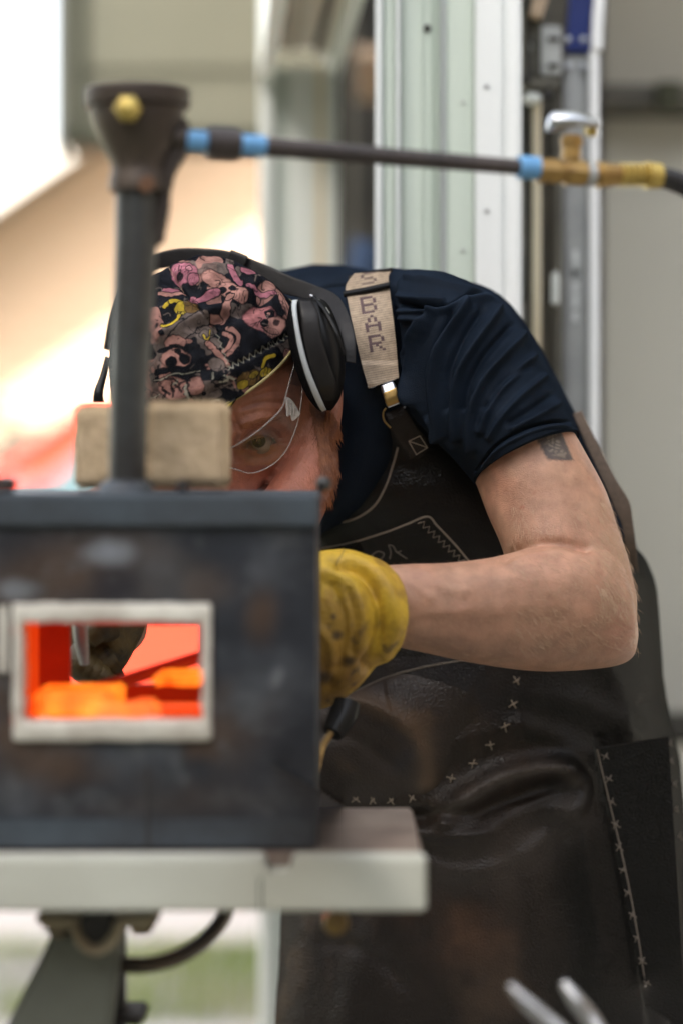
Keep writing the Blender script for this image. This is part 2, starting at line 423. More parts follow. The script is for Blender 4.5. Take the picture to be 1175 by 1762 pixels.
# grass tufts and pebbles behind the stand
V = []; Fs = []
for k in range(9000):
    x = rng.uniform(-2.2, .6); y = rng.uniform(5.25, 6.11)
    if fbm(np.array([x, y, 0]), 1.6, 2) < -.12: continue
    h = rng.uniform(.02, .07); a = rng.uniform(0, 6.28); w_ = .003
    dx, dy = math.cos(a)*w_, math.sin(a)*w_; lx, ly = rng.normal(0, .018, 2); i = len(V)
    V += [(x-dx, y-dy, 0), (x+dx, y+dy, 0), (x+lx, y+ly, h)]; Fs.append((i, i+1, i+2))
o = put('grass', npmesh(V, Fs, False), M['grass_blade'], kind='stuff')
o['label'] = 'thin green grass tufts on the bare ground behind the stand'
V = []; Fs = []
for k in range(2600):
    x = rng.uniform(-2.2, .6); y = rng.uniform(5.2, 6.11); s = rng.uniform(.006, .02); i = len(V)
    for dx, dy, dz in ((1, 0, .2), (0, 1, .2), (-1, 0, .2), (0, -1, .2), (0, 0, .9)):
        V.append((x+dx*s*rng.uniform(.7, 1.2), y+dy*s*rng.uniform(.7, 1.2), dz*s))
    Fs += [(i, i+1, i+4), (i+1, i+2, i+4), (i+2, i+3, i+4), (i+3, i, i+4)]
o = put('gravel', npmesh(V, Fs, False), M['gravel_stone'], kind='stuff')
o['label'] = 'loose grey gravel scattered over the ground behind the stand'

# ------------------------------------------------------------------ neighbouring house, its boarded gable end facing us
house = thing('neighbouring_house', 'tan boarded gable end of the house far behind, half in full sun', 'house', (-2.0, 16, 0))
HYD = 16.0
def HX(px): return (px-CX)*HYD/F
def HZ(py): return CZ-(py-HY)*HYD/F
ang = math.radians(-34)
apex = (HX(700), HZ(-105)); eL = (HX(-260), HZ(548)); eR = (apex[0]+(apex[0]-eL[0]), eL[1])
sl = (apex[1]-eL[1])/(apex[0]-eL[0])
zb = 0.0; bh = .11; k = 0; stuffV = []; boards = []
z = zb; z_hide = HZ(830)
def halfx(z): return (apex[1]-z)/sl if z > eL[1] else (apex[1]-eL[1])/sl-.25
bm = bmesh.new(); add_box(bm, (eL[0]+.3, HYD+.03, 0), (eR[0]-.3, HYD+6, eL[1])); put('wall', clean(bm), M['neighbour_wall'], house)
put('gable_wall', polym([(eL[0]+.3, eL[1]), (eR[0]-.3, eL[1]), (apex[0], apex[1]-.1)], HYD+.03, HYD+.2), M['neighbour_wall'], house)
zz = .2
while zz < apex[1]-.15:
    h2 = max(halfx(zz+bh)-.02, .05); h1 = max(halfx(zz)-.02, .06)
    me = polym([(apex[0]-h1, zz+.004), (apex[0]+h1, zz+.004), (apex[0]+h2, zz+bh), (apex[0]-h2, zz+bh)], HYD, HYD+.028)
    for v in me.vertices:                                     # lapped: foot of each board stands proud
        if v.co.y < HYD+.01 and v.co.z < zz+bh*.5: v.co.y -= .03
    put('siding_board', me, M['siding'], house); zz += bh
ov = .60
for s_, e in ((1, eL), (-1, eR)):
    L_ = Vector((apex[0]-e[0], 0, apex[1]-e[1])); n_ = Vector((-L_.z, 0, L_.x)).normalized()*(1 if s_ == 1 else -1)
    if n_.z < 0: n_ = -n_
    a_ = Vector((apex[0], 0, apex[1])); b_ = Vector((e[0], 0, e[1]))-L_.normalized()*.3
    pl = [(a_.x, a_.z), (b_.x, b_.z), ((b_+n_*.10).x, (b_+n_*.10).z), ((a_+n_*.10).x, (a_+n_*.10).z)]
    put('roof', polym(pl, HYD-ov+.02, HYD+6.3), M['roof_felt'], house)
    pl = [((a_-n_*.02).x, (a_-n_*.02).z), ((b_-n_*.02).x, (b_-n_*.02).z), ((b_+n_*.12).x, (b_+n_*.12).z), ((a_+n_*.12).x, (a_+n_*.12).z)]
    put('rake_board', polym(pl, HYD-ov-.01, HYD-ov+.017), M['white_wood'], house)

# ------------------------------------------------------------------ porch canopy beyond the garage
can = thing('porch_canopy', 'olive panelled box canopy jutting out beyond the garage at upper left', 'canopy', (-.4, 5.1, 1.9))
YC = 5.1
put('fascia_panel', pbx(104, -560, 575, 228, YC, YC+.05, .004), M['olive_panel'], can)
put('fascia_panel', pbx(150, -560, 570, 120, YC-.012, YC-.002, .003), M['olive_panel'], can)
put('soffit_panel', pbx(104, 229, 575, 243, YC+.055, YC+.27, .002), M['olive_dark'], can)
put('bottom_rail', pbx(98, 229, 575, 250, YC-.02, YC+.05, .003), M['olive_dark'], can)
put('corner_trim', pbx(92, -560, 103, 262, YC-.03, YC+.05, .002), M['trim_grey'], can)
put('side_panel', pbx(93, -560, 103, 226, YC+.055, YC+.27, .002), M['olive_panel'], can)
put('recess_strip', pbx(128, -560, 149, 228, YC-.02, YC-.0025, .002), M['olive_dark'], can)  # dark strip stands for the shade of a recess in the fascia
put('roof', pbx(80, -600, 590, -561, YC-.06, YC+.275, .004), M['roof_felt'], can)
put('post', pbx(505, 251, 525, 811+1.2*F/(YC+.2), YC+.2, YC+.26, .003, Yr=YC+.2), M['trim_grey'], can)

# ------------------------------------------------------------------ garage
gar = thing('garage', 'pale green metal garage with open doorways and a steel door track', 'garage', (.2, 2.6, 0))
zt = 2.9
def strip(name, px0, px1, Y0, Y1, m, z0=0.0, z1=zt, bev=.002, parent=gar):
    return mbox(name, ((px0-CX)*Y0/F, Y0, z0), ((px1-CX)*Y0/F, Y1, z1), m, parent, bev)
YN = 2.50
strip('corner_post', 650, 896, YN+.021, YN+.17, 'metal_siding')
strip('edge_trim', 646, 657, YN-.012, YN+.020, 'metal_white', bev=.003)
strip('edge_trim', 657.6, 681, YN-.004, YN+.020, 'metal_siding', bev=.004)
strip('edge_trim', 681.5, 688, YN-.012, YN+.020, 'metal_white', bev=.002)
pan = strip('siding_panel', 689, 752, YN+.008, YN+.020, 'metal_siding', bev=.003)
strip('siding_rib', 752.5, 757, YN-.002, YN+.020, 'metal_siding', bev=.002)
strip('siding_rib', 760, 765, YN+.002, YN+.020, 'metal_white', bev=.002)
pan2 = strip('siding_panel', 766, 817, YN+.006, YN+.020, 'metal_siding', bev=.003)
strip('door_casing', 818, 868, YN-.012, YN+.020, 'metal_white', bev=.003)
strip('door_casing', 868.6, 898, YN-.020, YN+.020, 'metal_white', bev=.004)
for a in (727, 741): strip('siding_groove', a, a+1.6, YN+.0045, YN+.0078, 'metal_siding', bev=.0005)
def screw(px, py, Y, r, m, parent=gar, name='screw'):
    c = P(px, py, Y); return put(name, lathem([(0.0001, -.0016), (r*.75, -.0014), (r, -.0003), (r, .001), (.0001, .001)], c, (0, 1, 0), 14), M[m], parent)
screw(734, 48, YN+.007, .0042, 'stand_dark', name='screw_hole')
for yy in (148, 362, -60, 575): screw(837, yy, YN-.0125, .0028, 'galvanised')
for yy in (175, 430): screw(796, yy, YN+.005, .002, 'galvanised')
# far jamb and header, this wall runs back from the corner post
YF = 3.38
zc = CZ-(112-HY)*YF/F
mat('far_white', (.88, .90, .85), .5, c2=(.78, .82, .76), ns=5, stretch=(8, 8, .5)); mat('far_cream', (.86, .80, .62), .5, c2=(.74, .62, .44), ns=5, stretch=(8, 8, .5)); mat('far_green', (.72, .78, .71), .5)
for a, b, dy, m in ((446, 470, -.012, 'far_white'), (470.5, 497, .006, 'far_green'), (497.5, 545, .0, 'far_white'), (545.5, 560, -.006, 'far_cream'), (560.5, 582, -.01, 'far_white')):
    strip('far_jamb', a, b, YF+dy, YF+.16, m, z1=zc, bev=.003)
dv = Vector(((665-CX)*2.5/F-(582-CX)*YF/F, 2.5-YF-.04, 0)); 
def along(px0, px1, z0, z1, m, name='header_board'):
    x0 = (px0-CX)*YF/F; x1 = (px1-CX)*YF/F
    bm = bmesh.new(); vs = []
    for t_ in (0, 1):
        for x, zq in ((x0, z0), (x1, z0), (x1, z1), (x0, z1)):
            vs.append(bm.verts.new((x+dv.x*t_, YF+dv.y*t_, zq)))
    for f in ((0, 1, 2, 3), (4, 5, 6, 7), (0, 1, 5, 4), (1, 2, 6, 5), (2, 3, 7, 6), (3, 0, 4, 7)): bm.faces.new([vs[i] for i in f])
    put(name, clean(bm), M[m], gar)
mat('header_cream', (.85, .78, .66), .6, c2=(.72, .60, .46), ns=8, stretch=(8, .5, 8))
mat('bright_white', (.90, .91, .86), .5, c2=(.80, .83, .77), ns=6, stretch=(6, 6, .6))
along(446, 470, zc-.024, zc+.30, 'bright_white'); along(470.6, 500, zc+.020, zc+.3, 'header_cream')
along(500.6, 509, zc+.012, zc+.3, 'metal_cream'); along(509.6, 540, zc+.024, zc+.3, 'header_cream')
along(540.6, 548, zc+.012, zc+.3, 'stand_dark'); along(548.6, 560, zc+.018, zc+.3, 'header_cream')
along(560.6, 582, zc-.018, zc+.30, 'bright_white')
# interior
mbox('interior_floor', (-.02, 2.72, .013), (3.2, 6.2, .03), 'concrete', gar)
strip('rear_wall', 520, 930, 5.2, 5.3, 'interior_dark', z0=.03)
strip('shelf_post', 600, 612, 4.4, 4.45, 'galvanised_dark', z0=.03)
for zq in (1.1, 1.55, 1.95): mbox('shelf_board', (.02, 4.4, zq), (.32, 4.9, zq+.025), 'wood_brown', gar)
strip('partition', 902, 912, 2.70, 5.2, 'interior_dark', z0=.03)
strip('track_backing', 898.5, 1037, 2.86, 2.9, 'galvanised_dark', z0=.03)
strip('side_wall', 1037, 1600, 3.6, 3.7, 'interior_white', z0=.03, z1=CZ-(202-HY)*3.6/F)
strip('ceiling_beam', 1037, 1600, 3.48, 3.7, 'galvanised_dark', z0=CZ-(200-HY)*3.6/F, z1=CZ-(166-HY)*3.6/F)
strip('beam_bracket', 1132, 1172, 3.44, 3.475, 'olive_dark', z0=CZ-(198-HY)*3.5/F, z1=CZ-(150-HY)*3.5/F)
strip('upper_wall', 1037, 1600, 3.6, 3.7, 'interior_wall', z0=CZ-(165-HY)*3.6/F, z1=2.55)
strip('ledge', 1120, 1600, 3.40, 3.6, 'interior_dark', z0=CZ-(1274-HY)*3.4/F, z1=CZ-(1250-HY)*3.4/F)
strip('lower_cabinet', 1150, 1600, 3.42, 3.6, 'interior_white', z0=.03, z1=CZ-(1276-HY)*3.42/F)
mbox('ceiling', (.06, 2.70, 2.56), (3.2, 6.2, 2.62), 'interior_wall', gar)
mbox('roof', (.10, 2.5, 2.92), (3.4, 6.4, 3.0), 'galvanised_dark', gar)
mbox('front_header', ((898.6-CX)*YN/F, 2.5, 2.5), (3.2, 2.6, 2.9), 'metal_siding', gar)
mbox('gable_side_wall', (2.6, 2.61, .03), (2.7, 6.1, 2.55), 'interior_white', gar)
# garage door track
YT = 2.74
trk = strip('door_track', 970, 1014, YT, YT+.03, 'galvanised', z0=.03, z1=CZ-(92-HY)*YT/F, bev=.004)
mat('zinc_highlight', (.93, .94, .95), .4, .0, c2=(.86, .88, .90), ns=30, stretch=(1, 1, .2))  # sky highlight along the track lips put into a near white base colour
strip('track_lip', 1014.5, 1031, YT-.018, YT+.03, 'zinc_highlight', z0=.03, z1=CZ-(88-HY)*YT/F, bev=.002)
strip('track_edge', 1031.5, 1038, YT-.004, YT+.04, 'stand_dark', z0=.03, z1=2.3)
for yy in (430, 455, 505): 
    for k, h in ((0, 14), (1, 8)):
        put('track_slot', pbx(985, yy+k*30, 994, yy+k*30+h+10, YT-.002, YT+.001, .0008), M['metal_white'], gar)
put('wiring_clip', pbx(950, 465, 962, 525, YT-.05, YT-.03, .003), M['metal_white'], gar)
# curved blue sleeve at the top of the track
def arcpt(t_, off): # bend into the garage
    return P(1000+off+18*t_*t_, 88-170*t_, YT)
blue = []
for nm, o0, o1, m in (('track_sleeve', -26, 14, 'blue_plastic'), ('sleeve_lip', 14.5, 33, 'zinc_highlight'), ('sleeve_edge', 33.5, 40, 'stand_dark')):
    bm = bmesh.new(); rows = []
    for i in range(9):
        t_ = i/8*1.5; a = arcpt(t_, o0); b = arcpt(t_, o1); f = -.022 if nm == 'sleeve_lip' else -.006
        rows.append([bm.verts.new(a+Vector((0, f, 0))), bm.verts.new(b+Vector((0, f, 0))), bm.verts.new(b+Vector((0, .03, 0))), bm.verts.new(a+Vector((0, .03, 0)))])
    for r0, r1 in zip(rows[:-1], rows[1:]):
        for i in range(4): bm.faces.new((r0[i], r0[(i+1) % 4], r1[(i+1) % 4], r1[i]))
    bm.faces.new(rows[0]); bm.faces.new(rows[-1])
    put(nm, clean(bm, True, 40), M[m], gar)
for px, py in ((977, 67), (1003, 67), (977, 113), (1003, 115)): screw(px, py, YT-.007, .0042, 'chrome', name='rivet')
# bracket left of the track
put('bracket_plate', pbx(902, 20, 930, 130, YT-.03, YT-.02, .002), M['galvanised_dark'], gar)
put('bracket_plate', pbx(931, 42, 966, 128, YT-.05, YT-.04, .002), M['galvanised'], gar)
for yy in (66, 112): put('bracket_slot', pbx(942, yy-4, 962, yy+4, YT-.053, YT-.0505, .001), M['stand_dark'], gar)
screw(908, 80, YT-.032, .005, 'galvanised', name='bolt')
put('bearing_block', pbx(900, 132, 962, 152, YT-.06, YT-.02, .003), M['galvanised_dark'], gar)
screw(943, 162, YT-.06, .007, 'stand_dark', name='bolt'); screw(905, 136, YT-.063, .006, 'stand_dark', name='bolt')
put('wood_block', polym([(P(905, 40, YT).x, P(905, 40, YT).z), (P(925, 45, YT).x, P(925, 45, YT).z), (P(950, -30, YT).x, P(950, -30, YT).z), (P(920, -30, YT).x, P(920, -30, YT).z)], YT-.06, YT-.031), M['wood_brown'], gar)
strip('lift_rod', 917, 931, YT-.06, YT-.05, 'metal_cream', z0=.03, z1=CZ-(176-HY)*YT/F, bev=.004)
put('rod_cap', pbx(903, 158, 931, 175, YT-.07, YT-.045, .003), M['metal_white'], gar)
strip('guide_bar', 955, 968, YT-.03, YT-.015, 'galvanised_dark', z0=.03, z1=CZ-(170-HY)*YT/F)
put('cable', tubem([P(903, 150, YT-.03), P(901, 260, YT-.03), P(912, 360, YT-.03), P(905, 430, YT-.03), P(901, 520, YT-.03)], .0035, 8), M['rubber'], gar)

t_ = thing('draped_cloth', 'blue cloth hanging inside the dark garage doorway', 'cloth', P(630, 470, 3.9))
me = loftmesh([(612, 408, 655, 420, 3.9, .01), (608, 440, 660, 445, 3.9, .015), (600, 500, 664, 500, 3.9, .02), (596, 600, 668, 600, 3.9, .02)], 24, 24,
              disp=lambda a, b, V, f: .006*np.sin(a*.35+b*.02))
put('cloth', me, M['blue_cloth'], t_)

# ------------------------------------------------------------------ unseen two storey house added off frame left as a sun blocker
nb = thing('sun_blocker_house', 'unseen tall pale house added beyond the left edge to shade the yard', 'house', (-6, -1, 0))
mbox('wall', (-9, -6, 0), (-4, 2.95, 6.2), 'neighbour_wall', nb, .01)
mbox('roof', (-9.2, -6.2, 6.21), (-3.9, 3.05, 6.5), 'roof_felt', nb, .02)
for yy in (-4, -1.5, 1):
    for zz in (.9, 3.7):
        f = mbox('window', (-4.0, yy, zz), (-3.95, yy+1.1, zz+1.3), 'white_wood', nb)
        mbox('pane', (-3.949, yy+.07, zz+.07), (-3.94, yy+1.03, zz+1.23), 'car_glass', f, 0)

bn = thing('barn_blocker', 'unseen dark timber block added behind the camera to cut frontal sky light', 'light blocker', (1, -4, 0))  # unseen building added to cut sky light and reflections from the front
mbox('wall', (-3.9, -7, 0), (7, -2.6, 3.1), 'blocker_wood', bn, .01)
mbox('roof', (-4.1, -7.2, 3.11), (7.2, -2.3, 3.3), 'roof_felt', bn, .02)
mbox('door', (.2, -2.598, 0), (2.4, -2.55, 2.4), 'blocker_wood', bn)
wg = thing('wing_blocker', 'unseen low dark timber block added beyond the right edge to darken reflections', 'workshop', (3.5, 0, 0))  # unseen building added to darken what the apron's right side reflects
mbox('wall', (1.9, -2.5, 0), (6, 2.38, 2.9), 'blocker_wood', wg, .01)
mbox('roof', (1.8, -2.55, 2.91), (6.1, 2.39, 3.05), 'roof_felt', wg, .02)
mbox('door', (1.86, -1.2, .02), (1.898, 0, 2.1), 'blocker_wood', wg)
# ------------------------------------------------------------------ red car
YK = 9.0
car = thing('parked_car', 'red car parked in the sun behind the forge, windscreen sloping left', 'car', (-.4, YK+.85, 0))
def cx(px): return (px-CX)*YK/F
def cz(py): return CZ-(py-HY)*YK/F
rx = cx(140)
body = [(rx-2.15, .32), (rx-2.25, .55), (rx-2.15, .80), (rx-1.85, .90), (rx-.72, 1.00), (rx-.5, 1.01), (rx+1.9, 1.02), (rx+2.2, .98), (rx+2.35, .6), (rx+2.3, .32),
        (rx+1.95, .28), (rx+1.85, .55), (rx+1.6, .66), (rx+1.35, .55), (rx+1.25, .26), (rx-1.05, .26), (rx-1.15, .55), (rx-1.4, .66), (rx-1.65, .55), (rx-1.75, .28)]
put('body', polym(body, YK, YK+1.7, .05), M['red_paint'], car)
cabin = [(rx-.62, 1.0), (rx+.02, 1.43), (rx+.25, 1.47), (rx+1.2, 1.46), (rx+1.95, 1.0)]
put('cabin', polym(cabin, YK+.10, YK+1.6, .05), M['red_paint'], car)
bm = bmesh.new()
for z0, z1, s_ in ((0, 1, 1),):
    a = Vector((rx-.62, 0, 1.03)); b = Vector((rx+.0, 0, 1.445)); nrm = Vector((-(b-a).z, 0, (b-a).x)).normalized()*.012
    vs = [bm.verts.new((p.x+q*nrm.x, y, p.z+q*nrm.z)) for p in (a, b) for y in (YK+.13, YK+1.57) for q in (0.3, 1.3)]
bmesh.ops.convex_hull(bm, input=bm.verts); put('windscreen', clean(bm), M['car_glass'], car)
for sp_ in ([(rx-.28, 1.05), (rx+.10, 1.36), (rx+.55, 1.38), (rx+.55, 1.05)], [(rx+.62, 1.05), (rx+.62, 1.38), (rx+1.15, 1.37), (rx+1.65, 1.05)]):
    put('side_window', polym(sp_, YK+.085, YK+.099), M['car_glass'], car)
put('door_seam', polym([(rx+.57, .35), (rx+.585, .35), (rx+.585, 1.0), (rx+.57, 1.0)], YK-.003, YK+.003), M['stand_dark'], car)
put('door_handle', bxm((rx+.35, YK-.03, .86), (rx+.52, YK-.001, .89), .008), M['red_paint'], car)
put('wing_mirror', bxm((rx-.30, YK-.16, 1.03), (rx-.10, YK+.02, 1.17), .04, 4), M['chrome'], car)
put('headlight', bxm((rx-2.22, YK-.01, .62), (rx-1.9, YK+.25, .78), .03, 3), M['lamp_clear'], car)
for wx in (rx-1.4, rx+1.6):
    for wy in (YK+.02, YK+1.48):
        wh = put('wheel', lathem([(.2, 0), (.29, .0), (.31, .03), (.31, .17), (.29, .2), (.2, .2)], (wx, wy, .31), (0, 1, 0), 40), M['rubber'], car)
        put('rim', lathem([(.02, -.01), (.06, -.012), (.17, .012), (.2, -.004), (.205, .05), (.01, .05)], (wx, wy, .31), (0, 1, 0), 24), M['hub_metal'], wh)

# dry hedge behind the car
hd = thing('dry_hedge', 'low pale brown leafless hedge far behind the red car', 'hedge', (-2.3, 13.6, 0))
V = []; Fs = []
for k in range(9000):
    x = rng.uniform(-5.5, .8); top = 1.60+.18*vnoise(np.array([[x, 0, 0]]), 1.7)[0]+.1*vnoise(np.array([[x, 5, 0]]), 5)[0]
    z = top*(rng.rand()**.6); y = 13.6+rng.normal(0, .22); s = rng.uniform(.02, .06); i = len(V)
    a = rng.normal(0, 1, 3); a /= np.linalg.norm(a); b = np.cross(a, rng.normal(0, 1, 3)); b /= np.linalg.norm(b)
    c = np.array([x, y, z]); V += [c-a*s, c+b*s*.4, c+a*s, c-b*s*.4]; Fs.append((i, i+1, i+2, i+3))
put('leaves', npmesh(V, Fs, False), M['dry_leaf'], hd, kind='stuff')
for k in range(14):
    x = -5.3+k*.45; put('stem', tubem([(x, 13.6, 0), (x+.05, 13.62, .6), (x+rng.normal(0, .1), 13.6, 1.2)], [.02, .014, .006], 6), M['bark'], hd)

# ================================================================== STAND, TABLE, FORGE
stand = thing('forge_stand', 'pale painted heavy steel stand table carrying the forge', 'stand', P(400, 1500, 1.8))
YT0 = 1.68
zt1 = CZ-(1478-HY)*YT0/F; zt0 = CZ-(1570-HY)*YT0/F
xr = (733-CX)*YT0/F; xn0 = (456-CX)*YT0/F; xn1 = (502-CX)*YT0/F; zn = CZ-(1510-HY)*YT0/F
def fr(x0, x1, z0, z1): return bxm((x0, YT0, z0), (x1, YT0+.03, z1), .0022, 3)
fp = polym([(-.50, zt0), (xr, zt0), (xr, zt1), (xn1, zt1), (xn1, zn), (xn0, zn), (xn0, zt1), (-.50, zt1)], YT0, YT0+.03, .002)
put('front_beam', fp, M['table_paint'], stand)
put('top_plate', bxm((-.50, YT0+.0305, zt1-.012), (xr-.002, YT0+.262, zt1-.001), .002), M['table_top'], stand)
put('side_beam', bxm((xr-.03, YT0+.031, zt0), (xr, YT0+.262, zt1-.013), .002), M['table_paint'], stand)
put('rear_beam', bxm((-.50, YT0+.232, zt0), (xr-.031, YT0+.262, zt1-.013), .002), M['table_paint'], stand)
put('under_plate', bxm((-.45, YT0+.032, zt0+.004), (xr-.032, YT0+.230, zt0+.01), .001), M['stand_dark'], stand)
put('weld_seam', bxm((xn0-.004, YT0-.0006, zt0+.002), (xn0-.0025, YT0+.001, zn), .0002), M['olive_dark'], stand)
# strut, post, clamp, tube
q = [P(95, 1600, 1.78), P(213, 1600, 1.78), P(160, 2050, 1.78), P(-130, 2050, 1.78)]
put('strut', polym([(p.x, p.z) for p in q], 1.76, 1.80, .004), M['stand_paint'], stand)
put('post', bxm((P(178, 0, 1.82).x, 1.803, 0.02), (P(214, 0, 1.82).x, 1.84, zt0-.001), .003), M['stand_dark'], stand)
put('foot_plate', bxm((P(120, 0, 1.82).x-.06, 1.72, 0.013), (P(214, 0, 1.82).x+.06, 1.9, 0.024), .003), M['stand_dark'], stand)
put('post_collar', bxm((P(150, 0, 1.8).x, 1.79, P(0, 1762, 1.8).z), (P(250, 0, 1.8).x, 1.85, P(0, 1748, 1.8).z), .003), M['stand_dark'], stand)
put('cross_foot', polym([(P(-130, 0, 1.78).x, P(0, 2051, 1.78).z), (P(160, 0, 1.78).x, P(0, 2051, 1.78).z), (P(160, 0, 1.78).x, .013), (P(-130, 0, 1.78).x, .013)], 1.76, 1.80, .004), M['stand_paint'], stand)
cl = put('clamp_jaw', pbx(60, 1573, 270, 1600, 1.75, 1.86, .004), M['cream_iron'], stand)
put('clamp_jaw', pbx(75, 1600.5, 118, 1616, 1.755, 1.85, .004), M['cream_iron'], stand)
put('clamp_jaw', pbx(222, 1600.5, 262, 1612, 1.755, 1.85, .004), M['cream_iron'], stand)
put('clamp_ring', tubem([P(128, 1590, 1.74), P(140, 1622, 1.735), P(165, 1636, 1.735), P(190, 1622, 1.735), P(205, 1590, 1.74)], .0042, 12), M['cream_iron'], stand)
put('clamp_socket', lathem([(.001, 0), (.011, .0), (.013, .006), (.013, .03), (.001, .03)], P(166, 1598, 1.735), (0, 1, 0), 24), M['stand_dark'], stand)
put('bent_tube', tubem([P(392, 1560, 1.86), P(378, 1590, 1.84), P(345, 1625, 1.82), P(300, 1650, 1.80), P(250, 1662, 1.79), P(195, 1660, 1.80)], .0062, 14), M['copper_tube'], stand)
put('under_bolt', lathem([(.001, 0), (.0085, .001), (.009, .004), (.009, .016), (.001, .016)], P(578, 1591, 1.74), (0, 1, 0), 18), M['brass'], stand)

YG = 1.72; YGb = 1.945
forge = thing('gas_forge', 'black steel box forge with glowing opening, standing on the table', 'forge', P(190, 1468, 1.83))
gz1 = CZ-(848-HY)*YG/F; gz0 = zt1; gx1 = (546-CX)*YG/F; gx0 = (-168-CX)*YG/F
ox0 = (36-CX)*YG/F; ox1 = (350-CX)*YG/F; oz1 = CZ-(1068-HY)*YG/F; oz0 = CZ-(1244-HY)*YG/F
wt = .005
def plate_hole(y0, y1, x0, x1, z0, z1, hx0, hx1, hz0, hz1, r=0):
    bm = bmesh.new(); ys = (y0, y1); vs = []
    pts = [(x0, z0), (x1, z0), (x1, z1), (x0, z1)]; hp = [(hx0, hz0), (hx1, hz0), (hx1, hz1), (hx0, hz1)]
    for y in ys: vs.append([bm.verts.new((p[0], y, p[1])) for p in pts]+[bm.verts.new((p[0], y, p[1])) for p in hp])
    for i in range(4):
        j = (i+1) % 4
        for s in (0, 1): bm.faces.new((vs[s][i], vs[s][j], vs[s][4+j], vs[s][4+i]))
        bm.faces.new((vs[0][i], vs[0][j], vs[1][j], vs[1][i])); bm.faces.new((vs[0][4+i], vs[0][4+j], vs[1][4+j], vs[1][4+i]))
    return clean(bm)
e_ = .006
gxs = np.concatenate([np.linspace(gx0, ox0-e_, 60), np.linspace(ox0-e_, ox1+e_, 90)[1:], np.linspace(ox1+e_, gx1, 60)[1:]])
gzs = np.concatenate([np.linspace(gz0+.001, oz0-e_, 60), np.linspace(oz0-e_, oz1+e_, 60)[1:], np.linspace(oz1+e_, gz1-.014, 60)[1:]])
GXX, GZZ = np.meshgrid(gxs, gzs); Vf = np.stack([GXX, GXX*0+YG, GZZ], -1).reshape(-1, 3); ff = gridfaces(len(gzs), len(gxs), False)
cen = Vf[ff].mean(1); keep = ~((cen[:, 0] > ox0-e_) & (cen[:, 0] < ox1+e_) & (cen[:, 2] > oz0-e_) & (cen[:, 2] < oz1+e_)); ff = ff[keep][:, ::-1]
me = npmesh(Vf, ff, True); v = getco(me); a1, a2 = toPx(v); c = np.tile([.030, .034, .042], (len(v), 1))
n = fbm(v, 22, 5); n2 = fbm(v+5, 14, 4); n3 = fbm(v+8, 60, 4)
c = c*(1-sstep(-.1, .5, n)[:, None]*.55)+np.array((.10, .108, .12))*sstep(-.1, .5, n)[:, None]*.55
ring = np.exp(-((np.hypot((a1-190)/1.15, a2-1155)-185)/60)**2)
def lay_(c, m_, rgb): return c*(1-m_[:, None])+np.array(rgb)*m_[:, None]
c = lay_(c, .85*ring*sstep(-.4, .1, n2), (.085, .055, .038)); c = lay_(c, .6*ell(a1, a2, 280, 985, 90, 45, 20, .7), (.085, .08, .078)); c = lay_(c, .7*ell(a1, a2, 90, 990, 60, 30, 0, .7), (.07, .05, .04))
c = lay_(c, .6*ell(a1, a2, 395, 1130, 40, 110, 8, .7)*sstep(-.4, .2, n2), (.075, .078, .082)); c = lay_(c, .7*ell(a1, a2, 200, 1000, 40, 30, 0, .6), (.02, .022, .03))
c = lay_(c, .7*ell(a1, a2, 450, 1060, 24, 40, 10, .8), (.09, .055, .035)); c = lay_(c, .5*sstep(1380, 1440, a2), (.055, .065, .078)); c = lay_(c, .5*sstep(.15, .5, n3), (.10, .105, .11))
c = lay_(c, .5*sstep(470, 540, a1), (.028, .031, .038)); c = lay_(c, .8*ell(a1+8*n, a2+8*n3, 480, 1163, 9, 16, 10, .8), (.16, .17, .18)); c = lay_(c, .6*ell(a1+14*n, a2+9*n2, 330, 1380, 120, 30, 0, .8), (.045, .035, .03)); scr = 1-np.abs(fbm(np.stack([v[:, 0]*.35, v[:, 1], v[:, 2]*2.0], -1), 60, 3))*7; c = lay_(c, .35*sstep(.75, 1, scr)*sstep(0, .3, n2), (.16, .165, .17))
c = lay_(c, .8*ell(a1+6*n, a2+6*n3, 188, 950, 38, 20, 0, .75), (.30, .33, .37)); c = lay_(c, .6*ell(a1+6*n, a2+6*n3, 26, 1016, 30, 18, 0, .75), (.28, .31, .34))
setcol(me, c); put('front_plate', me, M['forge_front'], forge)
put('top_flange', bxm((gx0-.003, YG-.006, gz1-.0245), (gx1+.001, YG-.0003, gz1), .0025, 3), M['forge_edge'], forge)
put('top_plate', bxm((gx0-.003, YG, gz1-.006), (gx1+.001, YGb+.005, gz1), .001), M['forge_edge'], forge)
put('side_plate', bxm((gx1-wt, YG+wt+.0003, gz0+.001), (gx1, YGb, gz1-.0065), .0008), M['forge_steel'], forge)
put('side_plate', bxm((gx0, YG+wt+.0003, gz0+.001), (gx0+wt, YGb, gz1-.0065), .0008), M['forge_steel'], forge)
put('bottom_flange', bxm((gx0, YG-.004, gz0+.001), (gx1-.002, YG-.0004, gz0+.022), .0015), M['forge_edge'], forge)
put('floor_plate', bxm((gx0+wt+.0005, YG+wt+.0005, gz0+.002), (gx1-wt-.0005, YGb-wt-.0005, gz0+.007), .0005), M['forge_steel'], forge)
put('scuff_plate', pbx(-6, 1040, 16, 1160, YG-.0022, YG-.0002, .001), M['ceramic'], forge)
put('joint_strip', bxm(((252-CX)*YG/F, YG-.0055, gz0+.0015), ((258-CX)*YG/F, YG-.0042, gz0+.06), .0004), M['soot'], forge)
